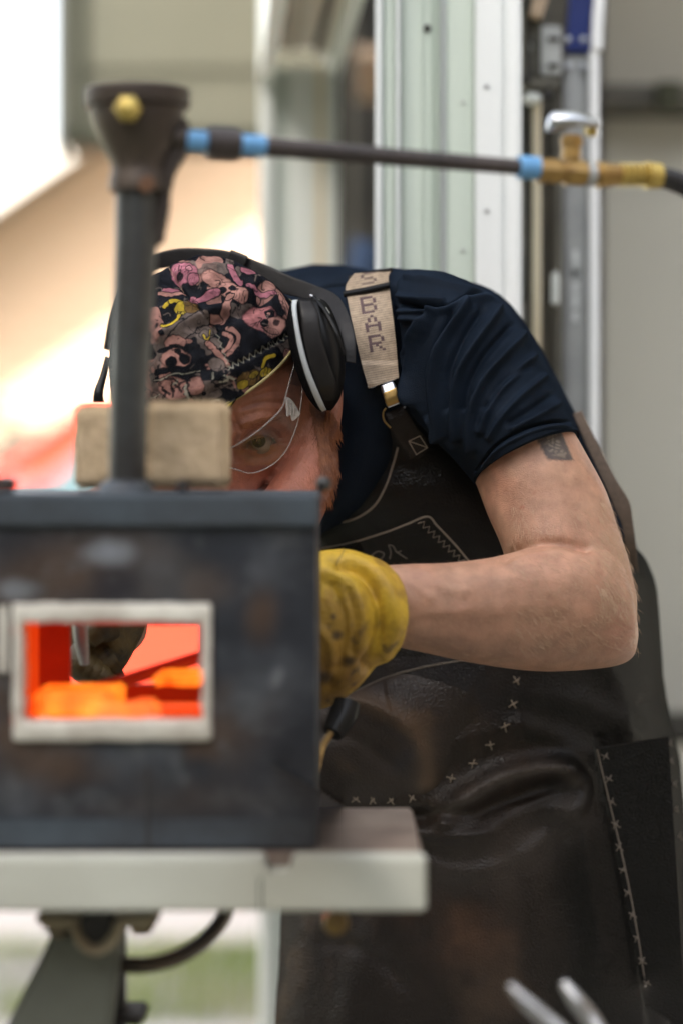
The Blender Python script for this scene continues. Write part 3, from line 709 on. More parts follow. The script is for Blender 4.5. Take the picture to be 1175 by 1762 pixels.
# ceramic rim round the mouth, rough edged
def ring_rim(x0, x1, z0, z1, tx, y0, y1, seed, n=320, jit=.0008, tz=.0135):
    r_ = np.random.RandomState(seed); V = []
    per = []
    W_, H_ = x1-x0, z1-z0; tot = 2*(W_+H_)
    for i in range(n):
        s = i/n*tot
        if s < W_: p = (x0+s, z0)
        elif s < W_+H_: p = (x1, z0+s-W_)
        elif s < 2*W_+H_: p = (x1-(s-W_-H_), z1)
        else: p = (x0, z1-(s-2*W_-H_))
        per.append(p)
    c = ((x0+x1)/2, (z0+z1)/2)
    rad = .012
    for (a, b) in [(0, y0+.0006), (tx*.08, y0), (tx*.93, y0), (tx, y0+.0008), (tx, y1), (0, y1)]:
        for i, p in enumerate(per):
            nx = (p[0]-c[0])/(W_/2); nz = (p[1]-c[1])/(H_/2)
            fx = 1+2*a/W_; fz = 1+2*a*(tz/tx)/H_
            m_ = max(abs(nx), abs(nz)); co = min(abs(nx), abs(nz)); rr = 1-.012*max(0, co-.93)/.07
            j1 = jit*(vnoise(np.array([[p[0]*150+seed, a*90, p[1]*150]]))[0])
            V.append((c[0]+(p[0]-c[0])*fx*rr+nx*j1, b, c[1]+(p[1]-c[1])*fz*rr+nz*j1))
    nr = 6; fs = []
    for k in range(nr):
        k2 = (k+1) % nr
        for i in range(n): fs.append((k*n+i, k*n+(i+1) % n, k2*n+(i+1) % n, k2*n+i))
    me = npmesh(V, fs, True); bm = bmesh.new(); bm.from_mesh(me); bmesh.ops.recalc_face_normals(bm, faces=bm.faces); bm.to_mesh(me); bm.free(); return me
put('mouth_rim', ring_rim(ox0+.001, ox1-.001, oz0+.001, oz1-.001, .0066, YG-.005, YG+.03, 5), M['ceramic'], forge)
put('corner_knob', lathem([(.001, -.005), (.004, -.0045), (.0058, -.002), (.0058, .002), (.004, .0045), (.001, .005)], P(557, 832, 1.86), (0, .3, 1), 14), M['pipe_steel'], forge)
put('knob_stem', tubem([P(557, 838, 1.86), P(546, 852, 1.86)], .0022, 8, smoothp=False), M['soot'], forge)
put('latch_block', pbx(-30, 822, 20, 847, YG+.01, YG+.04, .002), M['soot'], forge)
put('gasket', pbx(298, 826, 326, 846, YG+.03, YG+.06, .003), M['soot'], forge)
# chamber
cy0, cy1 = YG+.031, YGb-.02
cx0, cx1, cz0, cz1 = ox0-.012, ox1+.012, oz0-.004, oz1+.012
put('chamber_floor', bxm((cx0, cy0, cz0-.02), (cx1, cy1, cz0), .001), M['hot_wall'], forge)
put('chamber_roof', bxm((cx0, cy0, cz1), (cx1, cy1, cz1+.02), .001), M['warm_wall'], forge)
put('chamber_wall', bxm((cx0-.02, cy0, cz0-.02), (cx0-.0005, cy1, cz1+.02), .001), M['hot_wall'], forge)
put('chamber_wall', bxm((cx1+.0005, cy0, cz0-.02), (cx1+.02, cy1, cz1+.02), .001), M['hot_wall'], forge)
bx0, bx1 = P(124, 0, YGb).x, P(344, 0, YGb).x; bz0, bz1 = P(0, 1176, YGb).z, P(0, 1074, YGb).z
put('rear_wall', plate_hole(cy1, YGb-.0055, cx0-.02, cx1+.02, cz0-.02, cz1+.02, bx0, bx1, bz0, bz1), M['warm_wall'], forge)
put('rear_plate', plate_hole(YGb-.005, YGb, gx0, gx1, gz0+.001, gz1-.0065, bx0-.004, bx1+.004, bz0-.004, bz1+.004), M['forge_steel'], forge)
def rough_brick(x0, y0, z0, x1, y1, z1, seed, sub=7, amp=.0015):
    bm = bmesh.new(); add_box(bm, (x0, y0, z0), (x1, y1, z1))
    bmesh.ops.bevel(bm, geom=bm.edges[:], offset=.003, segments=2, affect='EDGES')
    bmesh.ops.subdivide_edges(bm, edges=bm.edges[:], cuts=sub, use_grid_fill=True)
    for v in bm.verts:
        c = np.array([v.co])*1.0+seed
        v.co += Vector((vnoise(c, 90)[0], vnoise(c+5, 90)[0], vnoise(c+9, 90)[0]))*amp
    return clean(bm, True)
put('hot_brick', rough_brick(P(62, 0, 1.80).x, 1.775, cz0+.001, P(205, 0, 1.80).x, 1.86, P(0, 1186, 1.80).z, 1), M['hot_brick'], forge)
put('hot_brick', rough_brick(P(150, 0, 1.77).x, 1.752, cz0+.001, P(276, 0, 1.77).x, 1.774, P(0, 1204, 1.77).z, 2), M['hot_brick'], forge)
put('hot_brick', rough_brick(P(262, 0, 1.84).x, 1.83, cz0+.02, P(352, 0, 1.84).x, 1.90, P(0, 1162, 1.84).z, 3), M['hot_brick'], forge)
t_ = thing('hot_steel_bar', 'dull red steel bar lying diagonally across the glowing forge chamber', 'steel bar', P(270, 1150, 1.87))
put('bar', tubem([P(150, 1192, 1.865), P(215, 1172, 1.87), P(342, 1132, 1.91), P(420, 1110, 1.99)], .0052, 8, smoothp=False), M['hot_bar'], t_)

# bricks on top
t_ = thing('fire_brick', 'tan firebrick on the forge top, the larger one right of the burner pipe', 'brick', P(320, 840, 1.86), 'firebricks on the forge')
b_ = rough_brick(P(250, 0, 1.80).x, 1.80, P(0, 836, 1.80).z-.001, P(388, 0, 1.80).x, 1.89, P(0, 690, 1.80).z, 11, 9, .0012); put('block', b_, M['fire_brick'], t_)
t_ = thing('fire_brick', 'tan firebrick on the forge top, half hidden left of the burner pipe', 'brick', P(160, 840, 1.86), 'firebricks on the forge')
b_ = rough_brick(P(126, 0, 1.83).x, 1.83, P(0, 838, 1.83).z-.001, P(236, 0, 1.83).x, 1.90, P(0, 697, 1.83).z, 17, 9, .0012); put('block', b_, M['fire_brick'], t_)

# burner
burn = thing('gas_burner', 'black iron burner pipe with flared bell rising from the forge top', 'burner', P(218, 845, 1.78))
YB = 1.755
def pl(*pts): return [P(a, b, YB) for a, b in pts]
rp = lambda px: px*YB/F
put('burner_pipe', tubem(pl((219, 850), (222, 700), (228, 560), (233, 450), (237, 300)), [rp(32), rp(33), rp(35), rp(36), rp(38)], 32), M['pipe_steel'], burn)
put('base_flange', tubem(pl((218, 852), (219, 836), (219, 826)), [rp(52), rp(46), rp(36)], 32, smoothp=False), M['forge_edge'], burn)
ax_ = (P(236, 150, YB)-P(237, 330, YB)).normalized()
prof = [(.001, 0), (44, 0), (50, 4), (50, 26), (47, 32), (46, 44), (50, 60), (62, 84), (74, 110), (80, 130), (82, 146), (90, 148), (91, 152), (91, 176), (88, 180), (80, 180), (78, 150), (.01, 140)]
put('bell_reducer', lathem([(rp(r), rp(h)) for r, h in prof], P(238, 332, YB), ax_, 48, 35), M['cast_iron'], burn)
put('rust_spot', lathem([(.0001, -.0012), (rp(13), -.0009), (rp(15), 0)], P(252, 316, YB-rp(48)), (0, 1, 0), 14), M['rust'], burn)
put('brass_bolt', lathem([(.001, -.007), (rp(18), -.006), (rp(23), -.003), (rp(23), .004), (.001, .004)], P(220, 186, YB-rp(92)), (0, 1, 0), 6, 80), M['brass_bright'], burn)
put('inlet_elbow', tubem([P(285, 236, YB), P(315, 238, YB), P(330, 240, YB)], [rp(24), rp(20), rp(17)], 20), M['cast_iron'], burn)
put('cast_web', polym([(P(x, y, YB).x, P(x, y, YB).z) for x, y in ((258, 190), (326, 206), (322, 262), (296, 300), (289, 330), (288, 360), (292, 366), (290, 376), (284, 382), (284, 412), (276, 420), (258, 430))], YB-.004, YB+.008, .002), M['cast_iron'], burn)
gp = thing('gas_pipe', 'dark steel gas pipe with blue tape running right from the burner to a brass valve', 'pipe', P(600, 262, 1.8))
def gy(px): return YB+(px-330)*.00012
def gpt(px, py): return P(px, py, gy(px))
def gt(name, a, b, r, m, seg=24): 
    return put(name, tubem([gpt(*a), gpt(*b)], [rp(r)]*2 if not hasattr(r, '__len__') else [rp(x) for x in r], seg, smoothp=False), M[m], gp)
gt('thread_tape', (320, 240), (356, 243), 18, 'blue_tape')
gt('coupling', (355, 244), (412, 247), [25, 26], 'black_pipe', 8)
gt('coupling', (362, 244), (404, 247), [28, 28], 'black_pipe')
gt('thread_tape', (412, 248), (456, 251), 18.5, 'blue_tape')
gt('main_pipe', (455, 251), (893, 287), [17.5, 14], 'black_pipe')
gt('thread_tape', (892, 286.5), (926, 289), 21, 'blue_tape')
gt('valve_body', (924, 293), (1030, 299), [19, 20], 'brass', 8)
gt('valve_nut', (926, 293), (958, 295), [24, 24], 'brass', 6)
gt('valve_nut', (972, 296), (1004, 298), [25, 25], 'brass', 6)
gt('valve_collar', (1008, 299), (1022, 300), [22, 22], 'galvanised')
gt('hose_barb', (1028, 300), (1068, 300), [25, 19], 'brass', 8)
for k in range(5): gt('barb_ring', (1066+k*10, 300), (1074+k*10, 300.5), [22, 19], 'brass_bright')
gt('hose_ferrule', (1112, 301), (1136, 302), [25, 23], 'brass_bright', 18)
gt('valve_stem', (982, 275), (984, 232), [18, 17], 'brass', 8)
put('stem_nut', tubem([gpt(983, 250), gpt(983, 236)], [rp(22)]*2, 6, smoothp=False), M['brass'], gp)
put('valve_handle', loftmesh([(938, 226, 952, 226, gy(980), .003), (942, 203, 962, 224, gy(980), .008), (952, 192, 968, 222, gy(980), .010), (975, 190, 985, 219, gy(980), .011), (990, 192, 1000, 218, gy(980), .010), (1008, 198, 1012, 216, gy(980), .009), (1030, 204, 1034, 220, gy(980), .004)], 30, 16), M['chrome'], gp)
put('handle_screw', lathem([(.001, -.003), (rp(10), -.002), (rp(11), .004), (.001, .004)], gpt(1017, 228), (0, 0, 1), 8), M['brass_bright'], gp)
hs = thing('gas_hose', 'black rubber gas hose drooping right from the brass valve', 'hose', P(1160, 320, 1.9))
put('hose', tubem([gpt(1130, 302), gpt(1165, 312), gpt(1200, 335), gpt(1240, 400), gpt(1260, 560), gpt(1262, 900), gpt(1265, 1500), (gpt(1270, 0).x, 1.9, .04), (gpt(1270, 0).x+.5, 2.0, .035)], rp(20), 20, 8), M['black_hose'], hs)

# tongs in the near foreground
tg = thing('tongs', 'blurred pair of steel tong reins poking up at the lower right', 'tongs', P(950, 1740, 1.62))
YQ = 1.66
put('rein', tubem([P(876, 1696, YQ), P(905, 1726, YQ-.005), P(960, 1775, YQ-.01), P(1090, 1905, YQ-.03), P(1180, 2050, YQ-.04)], [rp(7), rp(11), rp(14), rp(16), rp(17)], 14), M['steel_rod'], tg)
put('rein', tubem([P(968, 1692, YQ+.03), P(990, 1722, YQ+.025), P(1025, 1770, YQ+.02), P(1100, 1900, YQ-.01), P(1180, 2050, YQ-.03)], [rp(8), rp(13), rp(15), rp(16), rp(17)], 14), M['steel_rod'], tg)
put('hinge_rivet', lathem([(.001, -.012), (.011, -.01), (.012, .03), (.001, .032)], P(1180, 2050, YQ-.04), (0, 1, 0), 16), M['steel_rod'], tg)
rk = thing('tool_bucket', 'dark steel tool bucket below the lower right corner', 'bucket', (P(1180, 0, YQ).x, YQ, 0))
put('shell', lathem([(.10, .0), (.12, .3), (.125, .31), (.115, .31), (.097, .01), (.001, .01)], (P(1200, 0, YQ).x, YQ, .013), (0, 0, 1), 32), M['galvanised_dark'], rk)
put('handle', tubem([(P(1200, 0, YQ).x-.122, YQ, .3), (P(1200, 0, YQ).x-.1, YQ-.1, .33), (P(1200, 0, YQ).x+.1, YQ-.1, .33), (P(1200, 0, YQ).x+.122, YQ, .3)], .003, 8), M['steel_rod'], rk)
for a_ in ((1178, 2046), (1184, 2052)):
    put('jaw', tubem([P(a_[0], a_[1], YQ-.035), (P(a_[0], 0, YQ).x+.015, YQ, .33), (P(a_[0], 0, YQ).x+.02, YQ, .03)], [.007, .008, .012], 10), M['steel_rod'], tg)

# ================================================================== THE MAN
man = thing('person', 'man in skull print cap, navy t-shirt and leather apron bending behind the forge', 'person', (.18, 2.3, 0))
def tube_verts(pts, rad, seg=20, n=6):
    return tubem(pts, rad, seg, n)
HC = P(383, 660, 2.20)
hl = Vector((.93, -.27, .25)).normalized(); hf = Vector((0, -.64, -.77)); hf = (hf-hl*hf.dot(hl)).normalized()
hu = hf.cross(hl).normalized()
if hu.z < 0: hu = -hu
HM = np.array([hl, hf, hu])              # rows: left, front, up
def head_local(nu, nv, grow=0.0, features=True):
    a = np.linspace(-math.pi/2+1e-3, math.pi/2-1e-3, nu)[:, None]; b = np.linspace(0, 2*math.pi, nv, endpoint=False)[None, :]
    l = np.cos(a)*np.sin(b); f = np.cos(a)*np.cos(b); u = np.sin(a)+0*b
    X = l*(.084+grow); Fw = np.where(f > 0, f*(.096+grow), f*(.102+grow)); U = np.where(u > 0, u*(.108+grow), u*(.125+grow))
    if features:
        t = sstep(-.1, -.9, u); X = X*(1-.16*t); Fw = Fw-np.where(f < 0, 1, 0)*f*0; Fw = Fw+.012*t*(f > 0)*f
        back = sstep(-.2, -.8, u)*(f < 0); Fw = Fw*(1-.35*back)
        fr_ = sstep(.2, .6, f)
        def G(l0, u0, sl_, su, am): return am*np.exp(-((X-l0)/sl_)**2-((U-u0)/su)**2)*fr_
        for s in (-1, 1):
            Fw = Fw+G(s*.031, -.002, .017, .014, -.011)+G(s*.030, .018, .022, .009, .005)+G(s*.045, -.030, .02, .018, .004)
            Fw = Fw+G(s*.031, -.001, .0125, .0095, .0062)
            Fw = Fw+G(s*.013, -.040, .008, .007, .008)
        Fw = Fw+G(0, -.036, .010, .013, .018)+G(0, -.015, .008, .02, .010)+G(0, -.068, .022, .006, .007)+G(0, -.080, .02, .006, .006)+G(0, -.104, .02, .014, .010)+G(0, -.073, .025, .0025, -.004)
        X = X*(1+.20*np.exp(-((U+.062)/.040)**2))
    return X, Fw, U
def to_world(X, Fw, U):
    L = np.stack([X, Fw, U], -1); return L @ HM+np.array(HC)
def headmesh(nu, nv, **k):
    V = to_world(*head_local(nu, nv, **k)).reshape(-1, 3)
    V = np.vstack([V, V[:nv].mean(0), V[-nv:].mean(0)]); n = len(V)
    fs = gridfaces(nu, nv).tolist()+[(n-2, (i+1) % nv, i) for i in range(nv)]+[(n-1, (nu-1)*nv+i, (nu-1)*nv+(i+1) % nv) for i in range(nv)]
    me = bpy.data.meshes.new('h'); me.from_pydata(V.tolist(), [], fs); me.update()
    bm = bmesh.new(); bm.from_mesh(me); bmesh.ops.recalc_face_normals(bm, faces=bm.faces); bm.to_mesh(me); bm.free(); return me

ARM_UP = [(730, 600, 860, 560, 2.21, .045), (735, 680, 935, 640, 2.20, .060), (790, 770, 968, 712, 2.185, .060), (818, 832, 1000, 765, 2.17, .058), (838, 885, 1040, 840, 2.16, .056),
          (858, 930, 1062, 905, 2.15, .053), (880, 985, 1082, 965, 2.14, .050), (930, 1040, 1094, 1030, 2.13, .045), (990, 1095, 1092, 1085, 2.125, .030)]
ARM_LO = [(1093, 1060, 1098, 1094, 2.125, .012), (1080, 990, 1091, 1128, 2.125, .034), (1052, 950, 1064, 1145, 2.12, .044), (1000, 937, 1012, 1153, 2.11, .050), (930, 938, 940, 1156, 2.10, .050),
          (850, 958, 866, 1150, 2.085, .047), (770, 968, 782, 1135, 2.07, .041), (705, 970, 708, 1119, 2.06, .034), (640, 974, 634, 1104, 2.05, .029), (560, 978, 552, 1092, 2.04, .026)]
parts = [loftmesh(ARM_UP, 60, 48), loftmesh(ARM_LO, 70, 48), headmesh(90, 120)]
nk = HC-hu*.07-hf*.03; chest = P(690, 640, 2.34); pel = P(800, 1330, 2.50)
parts.append(tubem([nk, nk*.5+chest*.5+Vector((0, .0, .01)), chest], [.056, .060, .075], 24, 8))
parts.append(tubem([P(660, 560, 2.36), P(720, 700, 2.38), P(770, 900, 2.41), P(810, 1150, 2.45), pel], [.06, .11, .115, .11, .12], 28, 8))
parts.append(tubem([P(548, 700, 2.185), P(540, 760, 2.17), P(528, 820, 2.16), P(490, 890, 2.15), P(430, 930, 2.14)], [.012, .019, .025, .030, .03], 20, 8))
parts.append(tubem([P(572, 668, 2.165), P(575, 700, 2.16), P(573, 740, 2.155), P(566, 752, 2.16)], [.010, .008, .006, .004], 12, 6))
rsh = P(520, 610, 2.44); relb = P(175, 930, 2.33); rwr = P(205, 1085, 2.13)
parts.append(tubem([chest+Vector((.03, .06, .0)), rsh, rsh*.5+relb*.5, relb, relb*.5+rwr*.5, rwr], [.08, .062, .048, .040, .036, .025], 20, 8))
lh = pel+Vector((.08, .01, -.02)); rh = pel+Vector((-.07, .02, -.02))
for h, fx in ((lh, .05), (rh, -.01)):
    parts.append(tubem([h, (h.x+fx*.6, h.y-.03, .52), (h.x+fx, h.y+.03, .10), (h.x+fx, h.y+.03, .06)], [.088, .06, .045, .04], 20, 8))
    parts.append(tubem([(h.x+fx, h.y+.05, .05), (h.x+fx*1.2, h.y-.08, .045), (h.x+fx*1.3, h.y-.15, .04)], [.04, .04, .03], 16, 6))
me = joinm(*parts); tmp = bpy.data.objects.new('tmp', me); col.objects.link(tmp)
md = tmp.modifiers.new('r', 'REMESH'); md.mode = 'VOXEL'; md.voxel_size = .0026; md.adaptivity = 0
ms_ = tmp.modifiers.new('s', 'SMOOTH'); ms_.iterations = 4; ms_.factor = .5
dg = bpy.context.evaluated_depsgraph_get(); ev = tmp.evaluated_get(dg); bme = bpy.data.meshes.new_from_object(ev)
bpy.data.objects.remove(tmp)
# finer mesh on the visible part of the face
bm = bmesh.new(); bm.from_mesh(bme)
sel = set()
for f_ in bm.faces:
    c = f_.calc_center_median(); 
    if c.y < 2.25 and c.z > 1.1:
        px, py = toPx(np.array(c))
        if 365 < px < 600 and 590 < py < 880: sel.add(f_)
es = {e for f_ in sel for e in f_.edges}
bmesh.ops.subdivide_edges(bm, edges=list(es), cuts=2, use_grid_fill=True, smooth=0)
bm.to_mesh(bme); bm.free()
V = getco(bme); nrm = np.empty(len(V)*3); bme.vertices.foreach_get('normal', nrm); nrm = nrm.reshape(-1, 3)
px, py = toPx(V); front = np.clip(-nrm[:, 1]*2.0, 0, 1)*(V[:, 1] < 2.3)
# eye position from the head frame
EYE = np.array(HC)+np.array([.0335, .0742, -.0085]) @ HM
ex, ey = toPx(EYE); print('EYE px', ex, ey, EYE)
face = ell(px, py, 480, 730, 140, 150, 0, .1)*front
EA = -10.0
def eyes(px, py, cx_, cy_, rx_, ry_, ang=EA): return ell(px, py, cx_, cy_, rx_, ry_, ang, .14)
E0 = (ex, ey)
d = np.zeros(len(V))
op = eyes(px, py, ex, ey+1, 23, 9.4)
d -= .0105*op*face
lids = [([(ex-26, ey+6), (ex-12, ey-8), (ex+4, ey-13), (ex+18, ey-9), (ex+28, ey-1)], 0.0022, 4.5),
        ([(ex-25, ey+8), (ex-10, ey+13), (ex+6, ey+13), (ex+20, ey+6), (ex+27, ey-1)], .0012, 3.5),
        ([(ex-28, ey-4), (ex-12, ey-19), (ex+6, ey-23), (ex+24, ey-17), (ex+34, ey-6)], -.0022, 4),
        ([(ex-40, ey-18), (ex-15, ey-36), (ex+15, ey-40), (ex+44, ey-28)], .0028, 10),
        ([(ex-30, ey+16), (ex-12, ey+26), (ex+10, ey+27), (ex+30, ey+16)], -.0015, 6),
        ([(ex-30, ey+30), (ex-5, ey+40), (ex+25, ey+34)], .0012, 8),
        ([(ex-30, ey-58), (ex+5, ey-68), (ex+50, ey-66)], -.0014, 4), ([(ex-34, ey-50), (ex, ey-59), (ex+46, ey-56)], .0012, 5),
        ([(ex-10, ey-78), (ex+25, ey-86), (ex+60, ey-84)], -.0012, 4),
        ([(ex-46, ey-30), (ex-40, ey-10), (ex-44, ey+10)], -.003, 6), ([(ex-34, ey-20), (ex-44, ey-46)], -.0018, 4),
        ([(ex+34, ey-4), (ex+52, ey-10)], -.0008, 3), ([(ex+34, ey+3), (ex+54, ey+4)], -.0008, 3), ([(ex+30, ey+8), (ex+48, ey+18)], -.0007, 3)]
d += strokes(px, py, lids)*face*(1-op)
armz = (px > 600)*(py > 700)*front
armst = [([(866, 962), (905, 944), (960, 936), (1010, 944)], -.0040, 7), ([(720, 990), (830, 1000), (930, 985), (1010, 985)], .0015, 20),
         ([(690, 1060), (800, 1075), (950, 1070)], -.0014, 18), ([(1060, 1110), (1088, 1085), (1090, 1030)], .003, 18), ([(1000, 1120), (1040, 1095), (1060, 1040)], -.002, 16),
         ([(850, 880), (890, 920), (960, 925)], .0018, 24), ([(730, 985), (760, 1010), (800, 1020)], .0012, 9), ([(660, 990), (700, 1000), (740, 1030)], .0012, 6), ([(660, 1080), (720, 1060), (800, 1050)], .0008, 7)]
d += strokes(px, py, armst)*armz
d += (.0011*vnoise(V, 38)+.00018*vnoise(V, 300))*front*(1-op)
V = V+nrm*d[:, None]
bme.vertices.foreach_set('co', V.ravel()); bme.update()
bme.polygons.foreach_set('use_smooth', np.ones(len(bme.polygons), bool))
# skin colour
sk = np.array([.42, .228, .148]); c = np.tile(sk, (len(V), 1))
def lay(c, m_, rgb): return c*(1-m_[:, None])+np.array(rgb)*m_[:, None]
isface = (V[:, 2] > 1.08)*(px < 640)
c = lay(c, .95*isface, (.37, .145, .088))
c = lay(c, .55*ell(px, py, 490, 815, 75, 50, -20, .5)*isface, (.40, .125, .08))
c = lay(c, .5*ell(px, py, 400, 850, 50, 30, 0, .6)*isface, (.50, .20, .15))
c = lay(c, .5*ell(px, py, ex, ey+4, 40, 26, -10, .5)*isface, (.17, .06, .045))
c = lay(c, .35*np.clip(fbm(V, 30, 3)*2, 0, 1), (.36, .15, .10))
c = lay(c, .2*np.clip(fbm(V+3, 60, 3)*2, 0, 1)*(1-isface), (.50, .33, .22))
c = lay(c, .5*ell(px, py, 1085, 1090, 40, 45, 0, .5)*(px > 900), (.50, .19, .16))
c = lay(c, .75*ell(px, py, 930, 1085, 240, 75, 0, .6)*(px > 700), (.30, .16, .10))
fr = rng.rand(260, 2); 
for k in range(150):
    qx, qy = 830+fr[k, 0]*240, 760+fr[k, 1]*220
    c = lay(c, .35*ell(px, py, qx, qy, 1.6, 1.5, 0, .5)*(px > 700), (.28, .12, .08))
for qx, qy, r_ in ((898, 872, 3), (880, 778, 2.5), (920, 845, 2), (502, 806, 2.2)): c = lay(c, .7*ell(px, py, qx, qy, r_, r_, 0, .5), (.33, .08, .05))
for k in range(110):
    qx, qy = 400+fr[k, 0]*170, 620+fr[k, 1]*230
    c = lay(c, .35*ell(px, py, qx, qy, 1.8, 1.6, 0, .5)*isface, (.26, .09, .06))
ll_ = [(ex-25, ey+3), (ex-12, ey-9), (ex+4, ey-12), (ex+17, ey-8), (ex+25, ey-1)]
c = lay(c, .85*np.exp(-(pdist(px, py, smooth_pts(ll_, 4))/3.0)**2)*isface, (.035, .014, .010))
c = lay(c, .6*np.exp(-(pdist(px, py, smooth_pts([(ex-24, ey+5), (ex-8, ey+12), (ex+8, ey+11), (ex+24, ey)], 4))/2.2)**2)*isface, (.10, .035, .025))
tat = inpoly(px, py, [(905, 720), (955, 715), (986, 792), (941, 791)], 1.2)*(px > 800)
ins = inpoly(px, py, [(915, 720), (948, 718), (970, 778), (944, 777)], 1.5)
c = lay(c, .88*tat, (.035, .037, .04))
sw = np.sin(px*.55+4*vnoise(np.stack([px, py, px*0], -1), .07))*np.sin(py*.5+4*vnoise(np.stack([py, px, px*0], -1), .08))
c = lay(c, .75*ins*tat*sstep(-.1, .5, sw), (.26, .21, .16))
c = lay(c, .5*tat*inpoly(px, py, [(948, 783), (975, 778), (972, 787)], 1), (.3, .24, .18))
c *= (1-.25*(1-front)*0)[:, None]
setcol(bme, np.clip(c, 0, 1))
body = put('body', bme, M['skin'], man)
# eyeball
bm = bmesh.new(); bmesh.ops.create_uvsphere(bm, u_segments=96, v_segments=64, radius=.0118)
for v in bm.verts: v.co += Vector(EYE)
me = clean(bm, True); v_ = getco(me); qx, qy = toPx(v_)
ix, iy = ex-1.5, ey-1.0
c = np.tile([.24, .19, .165], (len(v_), 1)); rr = np.hypot(qx-ix, qy-iy)
c = lay(c, (1-sstep(10.8, 12.2, rr)), (.0015, .0015, .002)); 
c = lay(c, (1-sstep(9.0, 10.5, rr)), (.003, .0045, .0065)); c = lay(c, (1-sstep(4.2, 5.2, rr)), (.001, .001, .001))
setcol(me, c); put('eye', me, M['eye_white'], man)


me = loftmesh([(560, 496, 650, 486, 2.29, .03), (566, 530, 690, 515, 2.27, .045), (578, 570, 700, 565, 2.26, .05), (584, 620, 712, 620, 2.255, .05), (582, 680, 722, 680, 2.255, .05), (574, 740, 705, 740, 2.26, .05), (560, 800, 682, 800, 2.262, .048), (550, 860, 648, 850, 2.265, .045), (530, 930, 590, 900, 2.275, .03)], 80, 80, disp=lambda a, b, V, f: .002*fbm(V, 22, 3)); COLLAR = me
# ---- t-shirt: trunk
TR = [(596, 470, 676, 462, 2.30, .02), (565, 482, 760, 474, 2.31, .06), (545, 505, 850, 500, 2.325, .085), (550, 560, 905, 562, 2.335, .10), (558, 640, 955, 645, 2.345, .11), (562, 720, 992, 716, 2.355, .115),
      (555, 820, 1046, 818, 2.37, .118), (530, 930, 1092, 925, 2.39, .12), (500, 1060, 1120, 1050, 2.41, .12), (490, 1200, 1130, 1180, 2.43, .12)]
tf = [([(545, 540), (600, 600), (640, 700)], .004, 14), ([(520, 500), (560, 496), (600, 500)], -.003, 6), ([(700, 500), (760, 487), (840, 505)], .002, 8)]
shirt_cols = lambda me: None
def paint_shirt(me):
    v = getco(me); c = np.tile([.0080, .0130, .0220], (len(v), 1)); n = fbm(v, 40, 4)
    c *= (1+.30*n)[:, None]
    q1, q2 = toPx(v)
    ed = strokes(q1, q2, [([(820, 812), (852, 770), (902, 740), (950, 727), (988, 728)], 1, 2.5), ([(674, 521), (720, 528), (765, 529), (806, 508), (850, 503)], 1, 2.5)])
    c = c*(1+.5*ed[:, None]); setcol(me, c)
me = loftmesh(TR, 160, 200, disp=lambda a, b, V, f: strokes(a, b, tf)*np.clip(f, 0, 1)+.0025*fbm(V, 18, 3)); paint_shirt(me)
shirt = put('tshirt', me, M['shirt_navy'], man); shirt_me = me
paint_shirt(COLLAR); collar = put('collar', COLLAR, M['shirt_navy'], shirt)
# sleeve and shoulder
SL = [(682, 486, 700, 464, 2.235, .012, 0, 0), (684, 520, 750, 466, 2.225, .045, 0, 0), (690, 590, 815, 488, 2.215, .066, 0, 0), (696, 650, 868, 520, 2.205, .074, -3, 2), (705, 708, 912, 572, 2.20, .078, -5, -2),
      (742, 752, 948, 640, 2.19, .077, -8, -9), (786, 796, 978, 704, 2.18, .074, -10, -16), (815, 832, 993, 744, 2.175, .071, -12, -24)]
sf = []
# long drape folds fanning from the shoulder to the armpit side
FO = [([(700, 478), (745, 484), (800, 498), (850, 503)], .0018, 6), ([(674, 505), (700, 512), (760, 519)], .0022, 7), ([(672, 521), (720, 528), (765, 528), (806, 508), (850, 501)], -.0040, 4), ([(690, 535), (750, 537), (800, 520), (850, 512)], .0026, 7),
      ([(690, 548), (735, 560), (700, 610), (694, 660)], .0028, 9), ([(745, 542), (722, 590), (712, 640), (716, 690)], .0045, 8), ([(775, 545), (745, 600), (732, 650), (738, 710)], -.0030, 9),
      ([(800, 530), (765, 585), (748, 640), (752, 700), (764, 745)], .0050, 9), ([(828, 535), (792, 590), (772, 640), (772, 700)], -.0028, 9), ([(855, 535), (815, 592), (790, 640), (782, 690), (788, 750)], .0042, 9),
      ([(880, 560), (835, 610), (806, 660), (800, 700)], -.0026, 8), ([(900, 575), (860, 618), (828, 660), (810, 712), (812, 770)], .0040, 9),
      ([(920, 610), (880, 650), (845, 690), (828, 740)], .0030, 8), ([(905, 630), (865, 660), (836, 700)], -.0024, 7), ([(940, 645), (900, 678), (865, 715), (842, 752)], .0026, 7),
      ([(960, 672), (920, 700), (880, 725)], -.0018, 8), ([(968, 690), (925, 715), (880, 738)], .0018, 7),
      ([(820, 810), (852, 768), (902, 738), (950, 725), (990, 726)], -.0028, 3), ([(816, 824), (850, 778), (902, 748), (950, 735), (992, 737)], .0016, 6),
      ([(860, 512), (905, 560), (950, 635)], .0014, 12), ([(690, 600), (705, 660), (735, 715), (780, 770)], .0030, 9)]
def sdisp(a, b, V, f):
    g_ = sstep(.22, .62, f)
    q = np.stack([a*.016+b*.020, a*.006-b*.004, V[..., 1]*10], -1)
    return strokes(a, b, [(p_, q_, r_*.82) for p_, q_, r_ in FO])*g_*2.5+.0016*fbm(np.stack([V[..., 0]*1.0+V[..., 2]*.8, V[..., 1], V[..., 2]*.25-V[..., 0]*.3], -1), 60, 3)
me = loftmesh(SL, 300, 300, disp=sdisp); 
paint_shirt(me); sleeve = put('sleeve', me, M['shirt_navy'], man); sleeve_me = me
